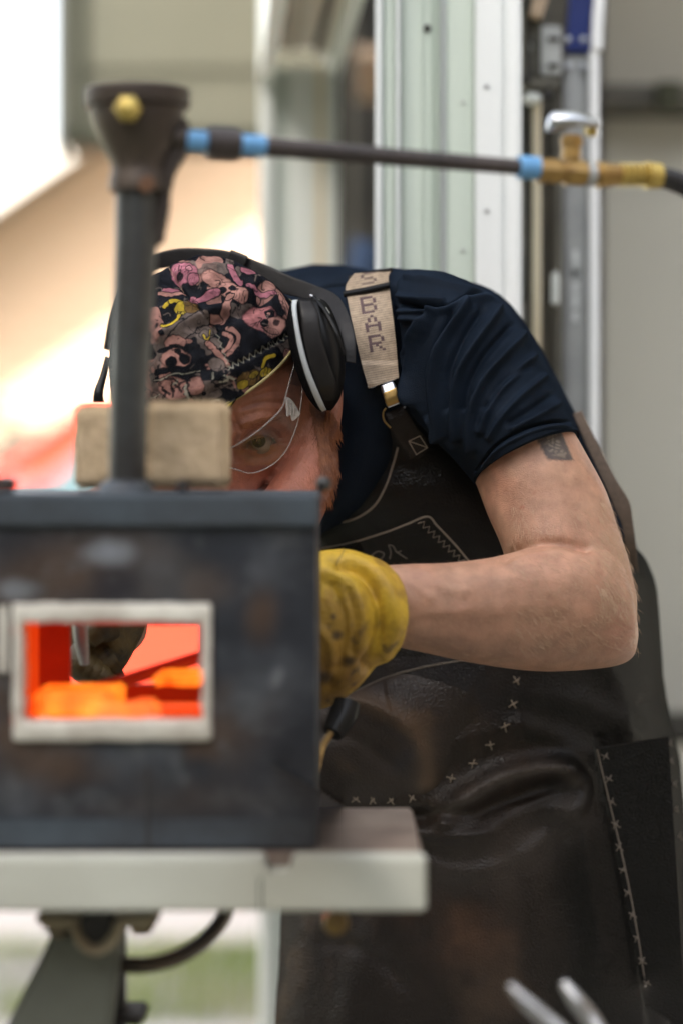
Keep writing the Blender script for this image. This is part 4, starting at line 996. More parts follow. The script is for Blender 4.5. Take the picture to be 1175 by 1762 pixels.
# hem band standing proud at the cuff
HB = [(812, 826, 991, 737, 2.176, .0735, -11.5, -23), (819, 834, 996, 744, 2.175, .0725, -12, -24)]
hb = put('sleeve_hem', loftmesh(HB, 6, 200, cap=False), M['shirt_navy'], sleeve)
paint_shirt(hb.data)
# right sleeve, mostly hidden
me = tubem([chest+Vector((0, .06, .0)), rsh+Vector((0, 0, .01)), rsh*.55+relb*.45], [.09, .078, .068], 32, 8); paint_shirt(me); put('sleeve', me, M['shirt_navy'], man)
# trousers and boots
for h, fx in ((lh, .05), (rh, -.01)):
    put('trouser_leg', tubem([h+Vector((0, 0, .05)), (h.x+fx*.6, h.y-.03, .52), (h.x+fx, h.y+.03, .12)], [.10, .075, .062], 24, 8), M['trouser'], man)
    b_ = tubem([(h.x+fx, h.y+.08, .06), (h.x+fx*1.2, h.y-.08, .055), (h.x+fx*1.3, h.y-.17, .048)], [.045, .05, .035], 18, 6)
    put('boot', joinm(b_, tubem([(h.x+fx, h.y+.03, .04), (h.x+fx, h.y+.03, .17)], [.055, .052], 18, smoothp=False)), M['boot'], man)

# ---- apron
AP = [(640, 735, 700, 735, 2.300, .085), (600, 790, 850, 790, 2.320, .098), (540, 850, 950, 850, 2.330, .108), (520, 930, 1080, 930, 2.345, .112), (500, 1000, 1122, 985, 2.36, .118), (492, 1080, 1134, 1062, 2.37, .122),
      (482, 1180, 1142, 1180, 2.375, .128), (478, 1290, 1166, 1290, 2.378, .132), (480, 1400, 1178, 1400, 2.37, .130), (484, 1520, 1182, 1520, 2.36, .125), (480, 1660, 1186, 1660, 2.35, .118), (472, 1800, 1192, 1800, 2.34, .11),
      (466, 2000, 1200, 2000, 2.33, .10), (462, 2200, 1206, 2200, 2.32, .09), (462, 2420, 1210, 2420, 2.315, .08)]
AF = [([(762, 1408), (800, 1376), (850, 1344), (910, 1324), (965, 1323)], .013, 22), ([(965, 1323), (992, 1342), (994, 1372), (976, 1400)], .009, 20), ([(830, 1398), (880, 1376), (940, 1352)], -.005, 16),
      ([(890, 1390), (940, 1372), (972, 1350)], .0016, 5), ([(740, 1300), (820, 1270), (900, 1250)], .003, 26),
      ([(850, 1412), (930, 1395), (990, 1390)], .003, 18), ([(560, 1420), (680, 1410), (790, 1398)], -.008, 14), ([(560, 1450), (700, 1450), (840, 1440)], .003, 28),
      ([(700, 1500), (640, 1620), (600, 1760)], .004, 30), ([(820, 1450), (840, 1600), (820, 1762)], .006, 50), ([(940, 1430), (980, 1600), (990, 1762)], -.006, 40),
      ([(1030, 1270), (1060, 1400), (1100, 1600), (1125, 1770)], -.003, 8), ([(1000, 1080), (1060, 1180), (1080, 1260)], .004, 22), ([(690, 1420), (760, 1440), (840, 1430)], .003, 10), ([(720, 1480), (800, 1500), (900, 1470), (960, 1420)], .0028, 14), ([(560, 1620), (640, 1640), (700, 1700)], -.0022, 14), ([(880, 1480), (900, 1600), (890, 1700)], -.003, 22), ([(1000, 1420), (1010, 1520), (1030, 1640)], .0035, 16), ([(900, 1250), (960, 1270), (1010, 1300)], .003, 20), ([(900, 1200), (990, 1210), (1060, 1240)], .003, 26)]
def adisp(a, b, V, f):
    g_ = np.clip(f*2, 0, 1)
    return strokes(a, b, AF)*g_*1.3+.0028*fbm(V, 9, 3)+.0006*fbm(V, 60, 3)
def paint_leather(me, base=(.019, .0135, .0105)):
    v = getco(me); q1, q2 = toPx(v); c = np.tile(base, (len(v), 1))
    n = fbm(v, 14, 5); n2 = fbm(v+9, 8, 4); n3 = fbm(np.stack([v[:, 0]*3, v[:, 1], v[:, 2]*.6], -1), 30, 3)
    c = lay(c, .8*sstep(.05, .45, n)*(q2 > 1120), (.062, .040, .026)); c = lay(c, .6*sstep(.05, .5, n2)*(q2 > 1120), (.018, .020, .026))
    c = lay(c, .75*ell(q1, q2, 760, 1590, 110, 60, 15, .6)*sstep(-.2, .3, n), (.080, .040, .023))
    c = lay(c, .6*ell(q1, q2, 640, 1460, 150, 30, 0, .6)*sstep(-.3, .3, n), (.080, .045, .028))
    c = lay(c, .5*sstep(.2, .5, n3)*(q1 < 900), (.035, .023, .017))
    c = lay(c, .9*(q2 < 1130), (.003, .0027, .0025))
    c = lay(c, .7*ell(q1, q2, 1000, 1200, 170, 100, 10, .5), (.003, .0028, .0026)); c = lay(c, .93*sstep(880, 1010, q1+ (1762-q2)*.02), (.003, .0028, .0028))  # shade on the apron's right side painted in as near black
    rd = np.exp(-(pdist(q1+8*n, q2+8*n2, smooth_pts([(775, 1392), (810, 1368), (860, 1340), (910, 1326), (960, 1323), (990, 1345)], 4))/11)**2); c = lay(c, .6*rd, (.075, .060, .050))  # paler leather painted along the crease ridge in place of its highlight
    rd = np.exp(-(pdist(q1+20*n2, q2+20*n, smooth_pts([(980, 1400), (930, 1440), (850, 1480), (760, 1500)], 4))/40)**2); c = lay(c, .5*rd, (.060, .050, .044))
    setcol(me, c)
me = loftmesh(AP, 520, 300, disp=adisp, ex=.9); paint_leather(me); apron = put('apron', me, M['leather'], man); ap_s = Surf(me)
def patch(poly_u, poly_l, n, m_, off, surf, thick=.0022, bulge=None, folds=(), skirt=True):
    # a sheet of leather laid on a surface between an upper and a lower image curve
    A = smooth_pts(poly_u, 12); B = smooth_pts(poly_l, 12)
    A = A[np.linspace(0, len(A)-1, n).round().astype(int)]; B = B[np.linspace(0, len(B)-1, n).round().astype(int)]
    G = np.zeros((n, m_, 3)); 
    for i in range(n):
        for j in range(m_):
            t = j/(m_-1); x, y = A[i]*(1-t)+B[i]*t
            Y_ = surf(x, y)
            b_ = bulge(i/(n-1), t) if bulge else 0
            G[i, j] = P(x, y, Y_-off-b_)
    Gs = G[..., 1]+0
    for i in range(n):
        for j in range(m_): Gs[i, j] += off+(bulge(i/(n-1), j/(m_-1)) if bulge else 0)
    if folds:
        a, b = toPx(G); G[..., 1] -= strokes(a, b, folds)
    G[..., 1] = np.minimum(G[..., 1], Gs-min(off, .0022))
    bk = G.copy(); bk[..., 1] += thick
    V = np.vstack([G.reshape(-1, 3), bk.reshape(-1, 3)]); N_ = n*m_
    f1 = gridfaces(n, m_, False); f2 = f1[:, ::-1]+N_
    rim = []
    edge = [(i, 0) for i in range(n)]+[(n-1, j) for j in range(1, m_)]+[(i, m_-1) for i in range(n-2, -1, -1)]+[(0, j) for j in range(m_-2, 0, -1)]
    ids = [i*m_+j for i, j in edge]
    for k in range(len(ids)): a, b = ids[k], ids[(k+1) % len(ids)]; rim.append((a, b, b+N_, a+N_))
    me = bpy.data.meshes.new('m'); me.from_pydata(V.tolist(), [], f1.tolist()+f2.tolist()+rim); me.update()
    bm = bmesh.new(); bm.from_mesh(me); bmesh.ops.recalc_face_normals(bm, faces=bm.faces); bm.to_mesh(me); bm.free()
    me.polygons.foreach_set('use_smooth', np.ones(len(me.polygons), bool)); me.set_sharp_from_angle(angle=R(60))
    return me
def patch2(a, b, n, m_, off, surf, th): return patch([tuple(q) for q in smooth_pts(a, 60)], [tuple(q) for q in smooth_pts(b, 60)], n, m_, off, surf, th)
def apY(x, y): return ap_s.Y(x, y, 2.26)
# big curved leather pouch at the left
PKu = [(470, 1250), (540, 1222), (600, 1196), (660, 1168), (730, 1148), (810, 1134), (900, 1120)]
PKl = [(470, 1384), (550, 1386), (630, 1389), (700, 1386), (770, 1352), (840, 1302), (884, 1225)]
PF = [([(630, 1205), (690, 1235), (725, 1290), (735, 1350)], .009, 42), ([(590, 1215), (640, 1250), (690, 1275)], -.003, 18), ([(600, 1200), (650, 1215), (700, 1250)], .003, 10), ([(560, 1300), (600, 1340), (660, 1360)], .003, 26), ([(640, 1290), (690, 1330), (700, 1370)], -.003, 16), ([(560, 1260), (620, 1275), (660, 1310)], -.002, 14)]
me = patch(PKu, PKl, 150, 90, .003, apY, .0025, bulge=lambda u, t: .016*math.sin(math.pi*min(max(u, 0), 1))**.7*math.sin(math.pi*t)**.6, folds=PF)
v = getco(me); q1, q2 = toPx(v); c = np.tile([.034, .026, .022], (len(v), 1)); n = fbm(v, 16, 5); n2 = fbm(v+4, 30, 4)
c = lay(c, .7*sstep(0, .4, n), (.024, .027, .036)); c = lay(c, .8*sstep(.05, .45, n2)*(.4+.6*ell(q1, q2, 680, 1260, 120, 100, 0, .8)), (.075, .048, .030)); c = lay(c, .88*sstep(700, 880, q1+50*n), (.004, .0037, .0035)); rd = np.exp(-(pdist(q1+10*n2, q2+10*n, smooth_pts([(600, 1200), (650, 1215), (700, 1240), (728, 1290), (730, 1345)], 4))/20)**2); c = lay(c, .75*rd, (.125, .082, .052)); rd = np.exp(-(pdist(q1, q2, PKu)/7)**2); c = lay(c, .4*rd, (.06, .045, .035))  # tan along the ridge paints in the pouch's highlight
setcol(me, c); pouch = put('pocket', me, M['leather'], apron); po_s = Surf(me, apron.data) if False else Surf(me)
def anyY(x, y):
    h, n_ = po_s.hit(x, y); h2, n2_ = ap_s_w.hit(x, y)
    c_ = [q.y for q in (h, h2) if q is not None]; return min(c_) if c_ else 2.24
ap_s_w = ap_s
# NOTE pocket mesh has been moved into the local frame of its parent, so rebuild its surface in world space
def world_surf(o):
    off = np.array(parent_world(o)); vs = (getco(o.data)+off); s = Surf.__new__(Surf)
    s.b = BVHTree.FromPolygons([tuple(x) for x in vs], [tuple(p.vertices) for p in o.data.polygons]); return s
po_s = world_surf(pouch)
# side pocket and bib pocket
me = patch([(1026, 1290), (1080, 1281), (1150, 1269)], [(1122, 1790), (1150, 1790), (1182, 1790)], 30, 120, .003, apY, .003); paint_leather(me, (.012, .011, .010)); c_ = np.tile([.0035, .0032, .0032], (len(me.vertices), 1)); me.color_attributes['col'].data.foreach_set('color', np.hstack([c_, np.ones((len(c_), 1))]).ravel())
sp_ = put('pocket', me, M['leather'], apron); sp_s = world_surf(sp_)
me = patch([(548, 946), (600, 936), (660, 918), (700, 903), (735, 890)], [(560, 1100), (640, 1100), (720, 1100), (800, 1090), (905, 1085)], 60, 40, .003, apY, .0025)
bp_ = put('bib_pocket', me, M['leather_black'], apron); bp_s = world_surf(bp_)
allS = [world_surf(apron), po_s, sp_s, bp_s]
def topY(x, y, df=2.23):
    c_ = [s.hit(x, y)[0] for s in allS]; c_ = [q.y for q in c_ if q is not None]; return min(c_) if c_ else df
def line_on(pts, off=.0006, n=6, S=topY): return [P(x, y, S(x, y)-off) for x, y in smooth_pts(pts, n)]
def cord(name, pts, r, m, parent, off=.0004, n=6, S=topY, seg=6):
    return put(name, tubem(line_on(pts, off, n, S), r, seg, smoothp=False), M[m], parent)
cord('pocket_edge', [(1027, 1290), (1048, 1380), (1072, 1480), (1092, 1580), (1108, 1680), (1122, 1780)], .0009, 'thread_dim', sp_)
cord('pocket_edge', [(1027, 1289), (1080, 1280), (1150, 1268)], .0007, 'leather_strap', sp_)
cord('pocket_edge', [(548, 945), (600, 935), (660, 917), (700, 902), (735, 889), (752, 905), (785, 940), (808, 968)], .0010, 'thread', bp_, .0008)
cord('pocket_edge', PKu, .0010, 'thread_dim', pouch, .0006)
cord('bib_edge', [(540, 903), (600, 896), (640, 874), (662, 840), (676, 800), (684, 770)], .0011, 'thread', apron, .0008)
zig = []
for k in range(19):
    t = k/18; x = 722+t*78; y = 897+t*74; s = 1 if k % 2 else -1; zig.append((x+s*3.5, y-s*3.5))
put('zigzag_stitch', tubem([P(x, y, topY(x, y)-.0012) for x, y in zig], .0007, 5, smoothp=False), M['thread'], bp_)
for pts in ([(668, 938), (676, 940), (682, 950), (690, 948)], [(668, 938), (672, 950), (670, 962)], [(682, 950), (700, 962)], [(640, 955), (650, 949), (660, 953), (655, 962), (642, 962), (640, 955)]):
    cord('stamp_mark', pts, .0007, 'thread_dim', bp_, .0006)
def stitch(x, y, ang, s, parent, m='thread'):
    ms = []
    for k, dl in ((1, .62), (-1, -.62)):
        a = R(ang)+dl*1.25; dx, dy = math.cos(a)*s, math.sin(a)*s; Y_ = topY(x, y)
        j = rng.uniform(-2, 2, 4)
        ms.append(tubem([P(x-dx+j[0], y-dy+j[1], Y_-.0002), P(x+j[0]*.3, y+j[3]*.3, Y_-.0022), P(x+dx+j[2], y+dy+j[3], Y_-.0002)], .0006, 6, 4))
    ms.append(tubem([P(x-3, y+2, topY(x, y)-.0018), P(x+4, y-1, topY(x, y)-.0024)], .0006, 5))
    put('stitch', joinm(*ms), M[m], parent)
for k, (x, y) in enumerate([(560, 1372), (584, 1374), (611, 1376), (640, 1377), (672, 1378), (708, 1374), (776, 1340), (813, 1314), (843, 1282), (868, 1250), (882, 1212), (888, 1172)]):
    a = [0, 0, 0, 0, 0, -10, -30, -35, -50, -60, -75, -80][k]
    stitch(x, y, a, 8.2, pouch)
for k in range(13):
    t = k/12; x = 1041+t*92-8*math.sin(t*3.1); y = 1302+t*470; stitch(x, y, 75, 8, sp_, 'thread_dim')
for x, y in ((1152, 1280), (1154, 1310), (1159, 1350), (1162, 1394), (1168, 1440)): stitch(x, y, 80, 8, sp_, 'thread_dim')
# straps: waist strap at the back
def ribbon(rows, n, th, S=None, seg=8): # rows: ax,ay,bx,by,Y
    r2 = [(a, b, c_, d_, Y_, th) for a, b, c_, d_, Y_ in rows]; return loftmesh(r2, n, seg, ex=.35)
me = ribbon([(985, 712, 1000, 706, 2.33), (1008, 765, 1026, 758, 2.31), (1038, 830, 1058, 822, 2.29), (1056, 872, 1082, 862, 2.285), (1070, 905, 1088, 893, 2.285), (1076, 940, 1094, 938, 2.29), (1084, 985, 1098, 985, 2.31)], 60, .0022, seg=24)
v = getco(me); setcol(me, np.tile([.085, .060, .042], (len(me.vertices), 1))); put('back_strap', me, M['strap_web'], man)

# ---- braces (suspender) with woven letters
sh_s = Surf(shirt_me); shs2 = None
off = np.array(parent_world(shirt)); 
shW = world_surf(shirt); slW = world_surf(sleeve); coW = world_surf(collar)
def shY(x, y, df=2.24):
    c_ = [s.hit(x, y)[0] for s in (shW, slW, coW, allS[0])]; c_ = [q.y for q in c_ if q is not None]; return min(c_) if c_ else df
STR = [(606, 470, 672, 466), (592, 492, 668, 478), (596, 520, 671, 506), (603, 555, 676, 545), (613, 600, 681, 590), (623, 640, 684, 628), (631, 668, 686, 650)]
rows = []
base = [shY(640, y) for y in (505, 530, 560, 600, 640)]
sy = max(2.12, min(min(base), 2.235))
print('strap Y', base)
for a, b, c_, d_ in STR:
    t = (b-470)/200; rows.append((a, b, c_, d_, 0))
SA_ = [(r[0]+3, r[1]) for r in STR]; SB_ = [(r[2], r[3]) for r in STR]
gx_ = []; gy_ = []
for y in range(468, 665, 8):
    xs_ = 602+(y-470)*.14; gy_.append(y); gx_.append(min(shY(x_, y, 2.27) for x_ in (xs_+4, xs_+22, xs_+40, xs_+58)))
gx_ = np.array(gx_); gx_ = np.array([gx_[max(0, i-4):i+5].mean() for i in range(len(gx_))]); print('strap', gx_.round(3))
def stY(x, y): return float(np.interp(y, gy_, gx_))
me = patch2(SA_, SB_, 400, 150, .0075, stY, .0022)
v = getco(me); q1, q2 = toPx(v)
c = np.tile([.37, .285, .20], (len(v), 1))
rib = .5+.5*np.sin(q2*1.55+.25*q1*.0+.28*q1); c = c*(.70+.42*rib[:, None])*(1+.12*fbm(v, 200, 2)[:, None])
FONT = {'B': ["11110", "10001", "10001", "11110", "10001", "10001", "11110"], 'A': ["00100", "01010", "01010", "10001", "11111", "10001", "10001"], 'R': ["11110", "10001", "10001", "11110", "10100", "10010", "10001"], 'S': ["01111", "10000", "10000", "01110", "00001", "00001", "11110"]}
def glyph(ch, cx_, cy_, w_, h_, ang):
    a = R(ang); dx = q1-cx_; dy = q2-cy_; u = (dx*math.cos(a)+dy*math.sin(a))/w_+.5; t = (-dx*math.sin(a)+dy*math.cos(a))/h_+.5
    m_ = np.zeros(len(q1)); rowsg = np.array([[int(k) for k in r] for r in FONT[ch]])
    ok = (u > 0) & (u < 1) & (t > 0) & (t < 1)
    m_[ok] = rowsg[(t[ok]*7).astype(int), (u[ok]*5).astype(int)]; return m_
for ch, x, y in (('B', 634, 524), ('A', 641, 556), ('R', 648, 590)):
    c = lay(c, .92*glyph(ch, x, y, 27, 29, -9), (.065, .035, .045))
for ch, x, y in (('S', 634, 478),): c = lay(c, .8*glyph(ch, x, y, 26, 20, -9), (.08, .05, .05))
setcol(me, c); br = put('brace_strap', me, M['strap_web'], man)
brW = world_surf(br)
def bY(x, y): 
    h, n_ = brW.hit(x, y); return h.y if h else shY(x, y)
put('slider_buckle', tubem([P(591, 506, bY(600, 504)-.003), P(630, 499, bY(630, 499)-.0035), P(669, 490, bY(662, 492)-.003)], .0030, 8), M['black_plastic'], br)
put('slider_buckle', tubem([P(600, 478, 2.252), P(634, 470, 2.250), P(674, 464, 2.255)], .0022, 8), M['leather_strap'], br)
put('wire_loop', tubem([P(633, 664, 2.192), P(640, 666, 2.190), P(652, 660, 2.19), P(664, 658, 2.19), P(676, 654, 2.19), P(684, 648, 2.192)], .0008, 8), M['chrome'], br)
put('clip', loftmesh([(655, 664, 676, 656, 2.187, .003), (656, 672, 680, 662, 2.186, .004), (660, 684, 684, 674, 2.185, .005), (664, 696, 688, 686, 2.184, .005), (668, 702, 688, 694, 2.185, .0035)], 24, 24, ex=.4), M['chrome'], br)
put('clip_cheek', loftmesh([(659, 676, 682, 666, 2.179, .001), (663, 692, 685, 682, 2.1785, .0015), (667, 700, 687, 692, 2.18, .001)], 10, 16, ex=.4), M['brass'], br)
rg = [(664, 702), (659, 710), (661, 724), (672, 736)]; rg2 = [(684, 683), (695, 684), (699, 692), (695, 702)]
put('ring', tubem([P(x, y, 2.192) for x, y in rg], .0009, 8), M['brass'], br); put('ring', tubem([P(x, y, 2.190) for x, y in rg2], .0009, 8), M['chrome'], br)
me = ribbon([(662, 712, 694, 698, 2.196), (668, 728, 702, 711, 2.195), (680, 752, 716, 733, 2.199), (694, 772, 731, 752, 2.203), (706, 790, 738, 772, 2.206)], 40, .0022, seg=24)
tab = put('apron_strap', me, M['leather_strap'], man)
tW = world_surf(tab)
def tabY(x, y):
    h, n_ = tW.hit(x, y); return h.y if h else 2.2
cord('box_stitch', [(703, 759), (722, 750), (735, 770), (716, 782), (703, 759)], .0007, 'thread', tab, .0005, 1, tabY)
cord('box_stitch', [(703, 759), (735, 770)], .0006, 'thread', tab, .0006, 2, tabY)

# ---- cap
def world_surf0():
    pass
head_s = world_surf(body)
def loc_of(px, py):
    h, n_ = head_s.hit(px, py); return (HM @ (np.array(h)-np.array(HC))) if h else None
for q in ((510, 612), (450, 672), (400, 722), (385, 735), (437, 762), (520, 640)): print('local', q, loc_of(*q))
CAPG = .0075
def cap_grid(nu, nv, grow=CAPG, t0=0.0, t1=1.0):
    b = np.linspace(0, 2*math.pi, nv, endpoint=False)[None, :]
    ue = CAP_F+(CAP_B-CAP_F)*(1-np.cos(b))/2+CAP_S*np.abs(np.sin(b))**1.5
    a0 = np.arcsin(np.clip(ue/(.108+grow), -.9, .9)); t = np.linspace(t0, t1, nu)[:, None]
    a = a0+(math.pi/2-2e-3-a0)*t
    l = np.cos(a)*np.sin(b); f = np.cos(a)*np.cos(b); u = np.sin(a)+0*b
    return l*(.084+grow+np.where(l < 0, .006, 0)), np.where(f > 0, f*(.096+grow+.004*sstep(.2, .8, u)), f*(.102+grow)), u*np.where(u > 0, .108+grow+.007, .125+grow)
CAP_F, CAP_S, CAP_B = .058, .004, -.005
X, Fw, U = cap_grid(420, 820); Vc = to_world(X, Fw, U); q1, q2 = toPx(Vc)
dn = (Vc-np.array(HC)); dn /= np.linalg.norm(dn, axis=-1, keepdims=True)
cf = [([(282, 470), (330, 500), (400, 520), (450, 500)], -.003, 12), ([(280, 575), (340, 548), (400, 520), (430, 505)], .0035, 12), ([(330, 560), (400, 545), (450, 520)], -.0035, 10),
      ([(290, 460), (310, 490), (345, 535), (375, 570)], -.0016, 3), ([(345, 445), (420, 470), (480, 520), (500, 560)], .003, 14), ([(355, 450), (400, 455), (450, 465)], -.002, 6),
      ([(393, 632), (440, 610), (500, 573)], -.0012, 4), ([(400, 570), (400, 620), (412, 680)], .0020, 12), ([(300, 690), (360, 660), (400, 640)], .002, 14), ([(385, 540), (430, 570), (470, 610)], .0022, 12)]
fr_ = np.clip(-dn[..., 1]*2, 0, 1)
D = strokes(q1, q2, cf)*fr_*1.9+.0022*fbm(Vc, 28, 3)+.0005*fbm(Vc, 120, 2)
Vc2 = Vc+dn*D[..., None]
# inner wall for thickness
X, Fw, U = cap_grid(6, 820, CAPG-.002, 0, .05); Vi = to_world(X, Fw, U)
def paint_cap(q1, q2, W):
    n1 = vnoise(np.stack([q1, q2, q1*0], -1), .05); n2 = vnoise(np.stack([q2, q1, q1*0+4], -1), .05); n3 = vnoise(np.stack([q2, q1, q1*0+8], -1), .22); n4 = vnoise(np.stack([q1, q2, q1*0+12], -1), .22)
    x = q1+2.5*n1+1.4*n3; y = q2+2.5*n2+1.4*n4
    c = np.tile([.011, .012, .016], (len(x), 1)); c *= (1+.5*fbm(W, 90, 3))[:, None]
    PK = (.40, .15, .19); SA = (.40, .205, .17); GR = (.16, .125, .11); YE = (.50, .36, .035); BR = (.17, .10, .035); BK = (.008, .009, .012); LG = (.36, .34, .27)
    def E(cx_, cy_, rx_, ry_, a, rgb, k=.95): 
        nonlocal c; c = lay(c, k*ell(x, y, cx_, cy_, rx_+1.6, ry_+1.6, a, .08), BK); c = lay(c, k*ell(x, y, cx_, cy_, rx_, ry_, a, .10), rgb)
    def S(pts, w_, rgb, k=.95, dark=True):
        nonlocal c; d_ = pdist(x, y, smooth_pts(pts, 5))
        if dark: c = lay(c, k*(1-sstep(w_+.8, w_+2.4, d_)), BK)
        c = lay(c, k*(1-sstep(w_-1, w_+.6, d_)), rgb)
    # scattered print away from the hand-placed motifs
    cell = fbm(np.stack([q1, q2, W[:, 1]*300], -1), .022, 3); cell2 = fbm(np.stack([q2, q1, W[:, 1]*300], -1), .03, 3)
    m_ = sstep(.22, .26, cell)
    c = lay(c, .8*m_, SA); m_ = sstep(.25, .29, cell2)*.8; c = lay(c, m_, GR)
    # pink profile skull upper left
    E(316, 468, 23, 15, 5, PK); E(332, 480, 11, 9, 0, PK); E(309, 472, 4, 4, 0, BK, .8); E(326, 462, 5, 3, 20, (.55, .25, .28), .8)
    for k in range(6): S([(318+k*3.3, 478), (318+k*3.3, 483)], .6, BK, .8, False)
    E(288, 480, 8, 8, 0, BK); E(296, 500, 16, 7, -10, PK, .8); S([(276, 506), (300, 508), (314, 497)], 3, SA)
    # long skull
    E(373, 483, 27, 13, 24, SA); E(395, 499, 20, 12, 25, SA); E(411, 508, 14, 13, 0, SA); E(384, 498, 5.5, 4.5, 20, BK); E(400, 497, 6, 4, 20, BK); E(393, 507, 3, 2.5, 0, BK)
    for k in range(5): S([(404+k*4, 509), (402+k*4, 517)], .6, BK, .8, False)
    E(427, 474, 14, 7, 22, PK); S([(395, 462), (402, 478), (414, 490)], 4, PK, .8); S([(425, 495), (450, 506), (470, 512)], 3.2, PK, .85)
    S([(331, 515), (350, 509), (374, 501)], 6, PK); E(330, 508, 5, 4, 0, PK); E(335, 519, 5, 4, 0, PK)
    S([(394, 516), (389, 532), (382, 550)], 6.5, SA); E(370, 549, 12, 5, 5, SA); E(396, 512, 7, 5, 0, SA)
    # horned yellow head
    S([(284, 528), (292, 520), (304, 518), (318, 521)], 3.2, YE); E(314, 530, 14, 12, -20, YE); S([(281, 559), (291, 562), (305, 553), (311, 540)], 3.2, YE); E(331, 529, 11, 13, -30, BR); E(323, 520, 7, 4, 0, BR, .6); E(316, 540, 4, 3, 0, (.6, .45, .08), .7)
    # grey crossed bone
    S([(300, 588), (322, 566), (350, 548)], 10, GR); S([(340, 566), (358, 562), (362, 575)], 5, GR)
    # big skull
    E(446, 547, 28, 23, 20, (.40, .16, .16)); E(470, 564, 17, 17, 20, SA); E(462, 541, 8, 5.5, 25, BK); E(461, 541, 3.5, 2.4, 25, SA); E(455, 557, 4, 6, 20, BK); E(474, 557, 5, 4, 0, BK, .7)
    S([(432, 562), (448, 556), (460, 566)], .9, BK, .8, False); S([(441, 526), (437, 538)], .9, BK, .8, False); S([(450, 566), (462, 573), (478, 577)], 1.0, BK, .9, False)
    for k in range(6): S([(458+k*4.2, 568+k*1.2), (456+k*4.2, 577+k*1.2)], .7, BK, .8, False)
    S([(474, 506), (484, 530), (498, 556), (501, 578)], 5.5, SA); S([(478, 512), (490, 540)], 1, BK, .8, False)
    # crescents
    S([(393, 568), (407, 578), (406, 594), (392, 610)], 4, SA); S([(386, 575), (396, 585), (393, 598), (384, 603)], 3.6, SA); E(386, 590, 4, 4, 0, BK)
    S([(357, 590), (372, 604), (390, 628)], 5, SA); E(372, 628, 14, 12, 30, GR); E(352, 572, 8, 8, 0, GR, .8)
    S([(350, 575), (356, 583), (362, 567)], 1.4, YE, .8)
    # skull with hat at the lower left
    E(303, 590, 20, 11, -15, SA); S([(276, 603), (303, 598), (330, 600)], 3, BK); E(302, 617, 27, 16, -5, SA); E(294, 624, 9.5, 8, 0, BK); E(318, 616, 9.5, 8, 0, BK); E(306, 606, 6, 4, 0, BK)
    S([(270, 640), (300, 636), (335, 632)], 4, BK); S([(265, 655), (300, 645), (345, 640)], 1.2, LG, .7)
    E(300, 668, 28, 18, 5, SA, .9); E(338, 664, 15, 16, 0, SA, .8)
    r_ = np.random.RandomState(4)
    for k in range(46):
        x0, y0 = 266+r_.rand()*150, 628+r_.rand()*62; a = r_.rand()*3.1; L_ = 6+r_.rand()*16
        S([(x0, y0), (x0+math.cos(a)*L_*.5+r_.normal()*3, y0+math.sin(a)*L_*.5), (x0+math.cos(a)*L_, y0+math.sin(a)*L_)], .9+r_.rand()*2.0, BK if r_.rand() < .74 else (LG if r_.rand() < .6 else SA), .85, False)
    # yellow group lower right
    E(427, 651, 22, 13, -28, BR); E(418, 662, 12, 7, -20, YE, .7); E(436, 644, 8, 5, -30, (.30, .21, .03), .8); S([(467, 614), (456, 618), (452, 632)], 3, YE); E(457, 640, 11, 7, -30, YE); E(458, 658, 15, 7, -25, (.40, .31, .05)); E(440, 668, 10, 5, -20, YE, .7)
    for k in range(9): S([(418+k*6, 660-k*2.6), (421+k*6, 652-k*2.6)], .8, BK, .7, False)
    E(497, 608, 10, 9, 0, (.28, .14, .13)); E(401, 701, 6, 5, 0, PK, .8); E(420, 690, 12, 4, -35, (.22, .24, .28), .7)
    r_ = np.random.RandomState(9)
    for k in range(150):
        x0, y0 = 270+r_.rand()*235, 442+r_.rand()*215; a = r_.rand()*6.28; L_ = 3+r_.rand()*9; cv = r_.normal()*3
        S([(x0, y0), (x0+math.cos(a)*L_*.5+cv, y0+math.sin(a)*L_*.5-cv), (x0+math.cos(a)*L_, y0+math.sin(a)*L_)], .5+r_.rand()*1.0, BK if r_.rand() < .72 else GR, .8, False)
    # seams
    zz = []
    for k in range(23):
        t_ = k/22; zz.append((393+t_*108+(2.6 if k % 2 else -2.6), 634-t_*60+(4 if k % 2 else -4)))
    d_ = pdist(q1, q2, zz); c = lay(c, .75*(1-sstep(.4, 1.3, d_)), LG)
    zz = [(374+t_*22+(2.5 if k % 2 else -2.5), 575+t_*62) for k, t_ in enumerate(np.linspace(0, 1, 13))]
    d_ = pdist(q1, q2, zz); c = lay(c, .6*(1-sstep(.4, 1.2, d_)), LG)
    d_ = pdist(q1, q2, [(290, 458), (312, 492)]); c = lay(c, .6*(1-sstep(.4, 1.2, d_)), (.35, .22, .16))
    wr = 1-np.abs(fbm(W+2, 75, 3))*5; c = lay(c, .75*sstep(.72, .98, wr)*sstep(-.2, .25, fbm(W+6, 40, 2)), BK)
    c *= np.clip(1+.9*fbm(W+1, 110, 3)+.25*fbm(W, 300, 2), .3, 1.6)[:, None]*.70
    return c
nv_ = 820
Vall = np.vstack([Vi[::-1].reshape(-1, 3), Vc2.reshape(-1, 3)])
me = npmesh(Vall, gridfaces(6+420, nv_), True)
bm = bmesh.new(); bm.from_mesh(me); bmesh.ops.recalc_face_normals(bm, faces=bm.faces); bm.to_mesh(me); bm.free()
a1, a2 = toPx(np.vstack([Vi[::-1].reshape(-1, 3), Vc.reshape(-1, 3)]))
cc = np.full((len(Vall), 3), .02); msk = Vall[:, 1] < HC.y+.05
cc[msk] = paint_cap(a1[msk], a2[msk], Vall[msk])
if (~msk).any(): cc[~msk] = paint_cap(a1[~msk]+900, a2[~msk]+70, Vall[~msk])
setcol(me, cc)
